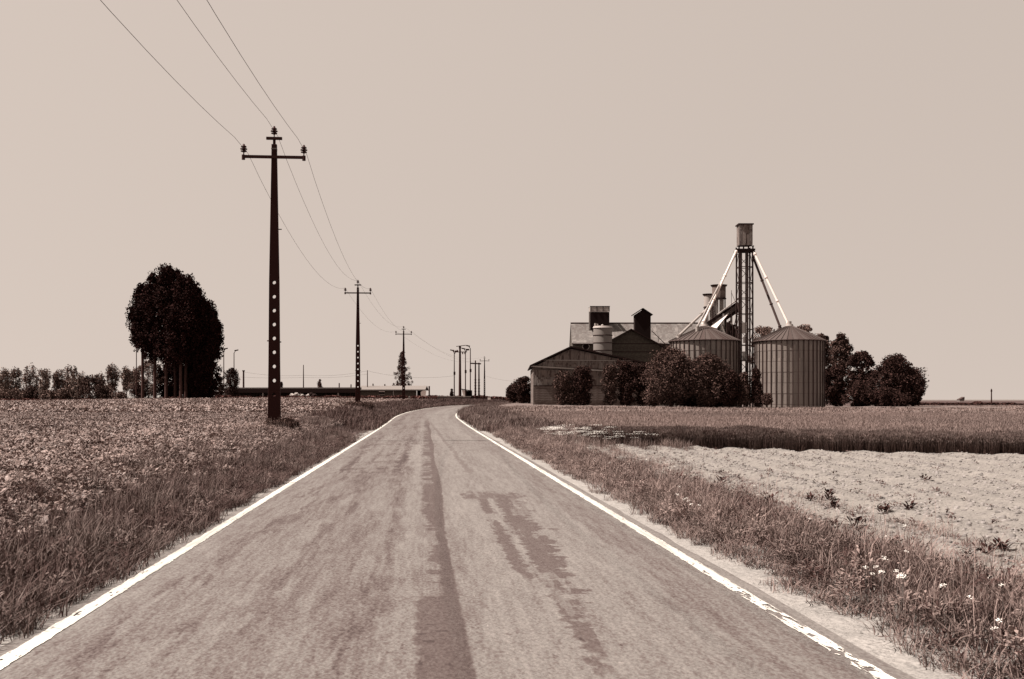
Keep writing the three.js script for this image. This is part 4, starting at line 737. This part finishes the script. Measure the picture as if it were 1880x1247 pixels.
bush('greyer bush between the poplars and the dark round bush', 402, 690, 12, 232, LM.mid);
// sapling hedge to the far left
const sap = 'young trees in the row at the far left';
const sapShape = (u) => .35 + .65 * Math.sin(Math.PI * clamp(.1 + .75 * u));
[[6, 681, 15, 'sapling cut by the left frame edge'], [27, 678, 15, 'second sapling from the left edge, spiky top'], [55, 674, 16, 'tall sapling with a pointed crown near the left edge'], [80, 681, 13, 'slim sapling left of the low gap'], [108, 681, 14, 'sapling standing before the broad low bush'], [129, 674, 15, 'tallest pointed sapling in the middle of the row'], [147, 688, 14, 'lower sapling right of the tallest pointed one'], [181, 688, 11, 'small thin sapling over the broad dark bush'], [206, 672, 14, 'free standing sapling left of the light gap'], [232, 675, 12, 'leaning sapling right of the light gap, before the pale bush'], [247, 680, 10, 'thin sapling touching the pale bush']].forEach(([px, yt, half, label], i) =>
  tree('sapling_tree', label, 'tree', px, yt, i > 7 ? 716 : 728, 212 + (i % 3) * 4, half, i % 3 ? LM.light : LM.pale, { shape: sapShape, clumps: 60, per: 26, leaf: .34, cr: .55, stretch: 2.2, trunk: .09, limbs: 5, group: sap }));
[[18, 716, 24, 'low dark bush under the saplings at the left edge'], [58, 712, 24, 'dark low bush below the tall pointed sapling'], [95, 718, 18, 'low brown bush in the hedge gap'], [122, 712, 20, 'low bush at the foot of the tallest pointed sapling'], [164, 692, 26, 'broad dark bush in the middle of the hedge'], [195, 710, 16, 'low bush right of the broad dark bush'], [222, 722, 14, 'very low growth in the light gap of the hedge'], [3, 705, 18, 'dense bush at the frame edge under the first sapling']].forEach(([px, yt, half, label], i) => bush(label, px, yt, half, 208 + (i % 2) * 6, i % 3 === 1 ? LM.mid : LM.light, { foot: 738, clumps: 60, leaf: .32, cr: .7, stretch: 1.5 }));
// conical tree behind the third pole and small trees over the shed
tree('conical_tree', 'narrow conical tree rising behind the third pole', 'tree', 737.5, 644, 714, 250, 17, LM.mid, { shape: (u) => Math.max(.14, 1.05 - .92 * u), clumps: 190, per: 30, leaf: .22, cr: .42, trunk: .2, limbs: 12 });
tree('conical_tree', 'tiny pointed tree peeping over the shed roof', 'tree', 587, 696, 712, 262, 6, LM.far, { shape: (u) => 1.05 - .9 * u, clumps: 30, per: 30, leaf: .24, cr: .45, trunk: .1 });
tree('conical_tree', 'tiny dark pointed tree left of the open shelter', 'tree', 829.5, 714, 730, 270, 5, LM.dark, { shape: (u) => 1.05 - .9 * u, clumps: 36, per: 30, leaf: .24, cr: .45, trunk: .1 });
bush('tiny bush showing just right of the nearest pole over the shed roof', 516, 701, 4, 255, LM.dark, { foot: 714, clumps: 24 });
// grass clumps at pole feet
bush('shaggy weed clump at the foot of the second pole', 660, 739, 27, 95, LM.mid, { foot: 770, clumps: 90, per: 50, leaf: .1, cr: .32, trunk: .03 });
bush('weed clump growing right of the foot of the nearest pole', 526, 767, 24, 43.5, LM.mid, { foot: 800, clumps: 70, per: 50, leaf: .05, cr: .14, trunk: .02 });
bush('small weed clump left of the foot of the nearest pole', 494, 768, 9, 44, LM.light, { foot: 795, clumps: 40, per: 40, leaf: .05, cr: .12, trunk: .02 });
bush('round weed clump on the right verge where the road bends', 878, 780, 13, 78, LM.mid, { foot: 800, clumps: 50, per: 44, leaf: .07, cr: .2, trunk: .02 });
// left of the farm
bush('dark bush with a dome top standing alone left of the farm shed', 962, 692, 21, 170, LM.dark, { clumps: 130, foot: 740 });
bush('lower dark bush touching the left side of the lone dome bush', 940, 704, 13, 172, LM.dark, { clumps: 80, foot: 740 });
// in front of the farm buildings
const hd = 138, hb = (label, px, yt, half, m, o = {}) => bush(label, px, yt, half, o.d ?? hd, m, { foot: 744, clumps: 120, per: 46, leaf: .22, ...o });
const col = (u) => .55 + .45 * Math.sin(Math.PI * clamp(.1 + .7 * u));
hb('slim dark bush nearest the left corner of the corrugated shed', 1034, 680, 18, LM.mid, { shape: col });
hb('small low bush between the two dark bushes before the shed', 1052, 700, 14, LM.mid);
hb('dark bush with a vertical right side, before the shed gable', 1071, 673, 20, LM.dark, { shape: col, clumps: 170 });
hb('narrow dark column bush just right of the pale wall gap', 1120, 668, 15, LM.mid, { shape: col });
hb('taller dark column bush beside the wall gap, second in the pair', 1150, 662, 22, LM.dark, { shape: col, clumps: 170 });
hb('dark bush squeezed between the column bushes and the big rounded tree', 1180, 666, 17, LM.dark, { shape: col });
hb('low growth under the left side of the big rounded tree', 1200, 712, 22, LM.mid, { d: 134 });
hb('big rounded tree with pale flecks covering the left silo base', 1232, 639, 46, LM.mid, { name: 'broadleaf_tree', cat: 'tree', clumps: 330, per: 50, cr: 1.1, trunk: .25, d: 124 });
hb('shaggy bush filling the dip between the two rounded trees', 1266, 664, 24, LM.dark, { d: 127, clumps: 170 });
hb('rounded tree right of the fleck-leaved one, before the left silo', 1300, 650, 42, LM.mid, { name: 'broadleaf_tree', cat: 'tree', clumps: 280, per: 50, cr: 1, trunk: .25, d: 123 });
hb('dark bush below the left silo between rounded tree and tower', 1338, 678, 22, LM.dark, { clumps: 170, d: 122 });
const cone = (u) => Math.max(.2, 1 - .75 * u);
hb('dark pointed conifer at the foot of the lattice tower', 1366, 683, 15, LM.mid, { name: 'conifer_tree', cat: 'tree', shape: cone, clumps: 140, cr: .6, d: 122 });
hb('dark leaning conifer against the left side of the clear silo', 1388, 676, 15, LM.dark, { name: 'conifer_tree', cat: 'tree', shape: cone, clumps: 140, cr: .6, d: 122 });
hb('low shrubs closing the foot of the hedge under the left silo', 1268, 712, 34, LM.dark, { d: 126, clumps: 150 });
hb('low dark shrubs between the left silo and the tower foot', 1322, 712, 30, LM.dark, { d: 125, clumps: 150 });
hb('small dark bush at the left foot of the clear silo', 1409, 722, 11, LM.mid, { clumps: 70, cr: .4, d: 121, leaf: .15 });
// behind and right of the silos
const rt = (label, px, yt, yf, half, d, m, o = {}) => tree('broadleaf_tree', label, 'tree', px, yt, yf, d, half, m, { clumps: 170, per: 44, leaf: .32, trunk: .28, limbs: 9, ...o });
rt('pale tree top showing between tower and clear silo', 1405, 598, 680, 28, 190, LM.light);
rt('pale tree top showing over the right slope of the clear silo roof', 1478, 598, 690, 30, 192, LM.light);
rt('tree crown rising right beside the clear silo wall', 1512, 612, 720, 18, 176, LM.mid);
rt('tall loose tree with a puffed top right of the clear silo', 1545, 613, 690, 26, 168, LM.mid, { clumps: 150 });
rt('dark lower foliage mass at the right foot of the clear silo', 1535, 672, 744, 26, 160, LM.dark);
rt('dark middle tree between the puffed tree and the spreading one', 1583, 643, 735, 25, 165, LM.dark);
rt('spreading dark tree at the right end of the farm', 1645, 652, 745, 42, 158, LM.dark, { clumps: 300, cr: 1.1 });
rt('low right limb crown of the spreading tree group', 1676, 676, 744, 22, 160, LM.dark, { clumps: 120 });
bush('dark undergrowth below the middle trees right of the silo', 1580, 702, 32, 156, LM.dark, { foot: 748, clumps: 150 });
bush('dark undergrowth under the spreading tree at the farm end', 1628, 712, 34, 154, LM.dark, { foot: 750, clumps: 150 });
// ---------------------------------------------------------------- weeds standing singly on the tilled soil
{
  reseed(404);
  const weed = (label, px, py, w, h) => { const d = 1.62 * F / (py - HORIZON), x = (px - 940) * d / F, s = d / F, t = thing('field_weed', label, 'weed', [x, bareH(x, d) - .02, -d]);
    const l = []; for (let i = 0; i < 34; i++) { const a = rnd() * 6.283, q = w * s * .5 * rnd(), e = rr(-.1, 1); leaf(l, V(Math.cos(a) * q, h * s * rr(.05, .85), Math.sin(a) * q), V(Math.cos(a) * Math.cos(e), Math.sin(e), Math.sin(a) * Math.cos(e)), V(0, 1, 0), rr(.06, .13), rr(.03, .06)); }
    part('leaves', fromList(l), plainLeaf(rr(.03, .05)), t); part('stem', [0, 1, 2].map(() => rod(V(0, -.03, 0), V(rr(-.4, .4) * w * s, h * s * .8, rr(-.05, .05)), .008, .004, 5)), plainLeaf(.06), t); };
  [[1414, 928, 26, 36, 'upright dark weed at the grass edge, tallest on the tilled soil'], [1447, 940, 40, 20, 'wide low weed beside the tall upright one'], [1487, 918, 16, 12, 'small weed left of the paired sprigs'], [1524, 914, 16, 20, 'leafy sprig in the middle of the bare soil'], [1533, 932, 14, 8, 'flat little weed just below the leafy sprig'], [1529, 972, 28, 32, 'bushy dark weed near the grass, left of its twin'], [1570, 966, 32, 26, 'branching dark weed right of the bushy one'], [1625, 938, 24, 18, 'forked dark weed alone on the bare soil'], [1670, 938, 14, 14, 'small weed just right of the forked one'], [1326, 885, 20, 14, 'weed sprig far up the bare field edge'], [1280, 880, 16, 12, 'small far weed by the grass border'], [1247, 884, 36, 14, 'row of dark leaves at the far grass border'], [1120, 848, 40, 16, 'dark weed cluster near the far corner of bare field'], [1095, 838, 22, 12, 'small dark weed at the far tip of the bare field'], [1812, 1012, 48, 20, 'spreading dark weed by the right frame edge'], [1840, 1002, 26, 18, 'dark weed close beside the spreading one at the right edge'], [1700, 878, 18, 6, 'flat far weed on the bare soil near the grain'], [1636, 1000, 40, 26, 'leafy weed at the grass margin low in the bare field']].forEach((a) => weed(a[4], a[0], a[1], a[2], a[3]));
}
// ---------------------------------------------------------------- far land
function hedgeBand(name, label, cat, px0, px1, d, fn, m, leafSize) {
  reseed(px0 + 7); const n = Math.round((px1 - px0) * 30), l = new Float32Array(n * 18), s = d / F;
  for (let i = 0; i < n; i++) { const px = rr(px0, px1), x = (px - 940) * s, g = land(x, d), h = (EYE + (HORIZON - fn(px)) * s) - g, y = g + h * Math.sqrt(rnd()) , z = -d + rr(-2, 2), e1 = V(rr(-1, 1), rr(-1, 1), rr(-1, 1)).normalize(), e2 = V(rr(-1, 1), rr(-1, 1), rr(-1, 1)).cross(e1).normalize(), L = leafSize * rr(.6, 1.2); const P = V(x, y - L * .5, z), A = P.clone().addScaledVector(e1, -L), B = P.clone().addScaledVector(e2, L * .7), C = P.clone().addScaledVector(e1, L), D = P.clone().addScaledVector(e2, -L * .7); l.set([A, B, C, A, C, D].flatMap((v) => v.toArray()), i * 18); }
  const g = new THREE.BufferGeometry(); g.setAttribute('position', new THREE.BufferAttribute(l, 3)); g.computeVertexNormals();
  return tag(part(name, g, m), label, cat, null, 'stuff');
}
hedgeBand('far_hedge', 'low dark hedge along the far side of the grain field at the right', 'hedge', 1672, 1960, 305, (px) => 739.3 + (px > 1860 ? 1.5 : 0) - 3.2 * Math.max(0, 1 - Math.abs(px - 1796) / 9) - 2 * fbm(px * .05, 2, 3) + 1, plainLeaf(.05), .45);
hedgeBand('far_hedge', 'thin dark tree line behind the road bend', 'hedge', 783, 965, 420, (px) => 726.5 + 2.5 * sstep(880, 930, px) + (fbm(px * .08, 7, 3) - .5) * 3, plainLeaf(.07), .6);
hedgeBand('far_hedge', 'ragged low growth at the far edge of the left field under the shed', 'hedge', -30, 800, 205, (px) => 733 - 5.5 * sstep(180, 420, px) + (fbm(px * .06, 3, 4) - .5) * 6, plainLeaf(.1), .3);
{ // distant rises, haze painted into their pale base tone
  for (const [name, label, d, fn, v, x0, x1] of [['far_hill', 'pale distant rise right of the road bend', 3200, (px) => 729.5 - 2.5 * Math.exp(-(((px - 915) / 45) ** 2)) + (fbm(px * .07, 1, 3) - .5) * 2, .12, -200, 1250], ['far_hill', 'pale level horizon land at the right', 3300, (px) => 733.6 + (fbm(px * .03, 4, 3) - .5) * 1.2, .16, 1150, 2200]]) {
    const us = steps(x0, x1, 120), ds = [d, d + 200, d + 600, d + 2500];
    const g = grid(us, ds, (px, dd, i, j) => { const x = (px - 940) * d / F; return [x, j === 0 ? -2 : j === 3 ? 0 : EYE + (HORIZON - fn(px)) * d / F - (j === 1 ? 1 : 0), -dd]; });
    tag(part(name, g, mat(v, { roughness: 1 })), label, 'hill', null, 'structure');
  }
}
renderer.render(scene, camera);
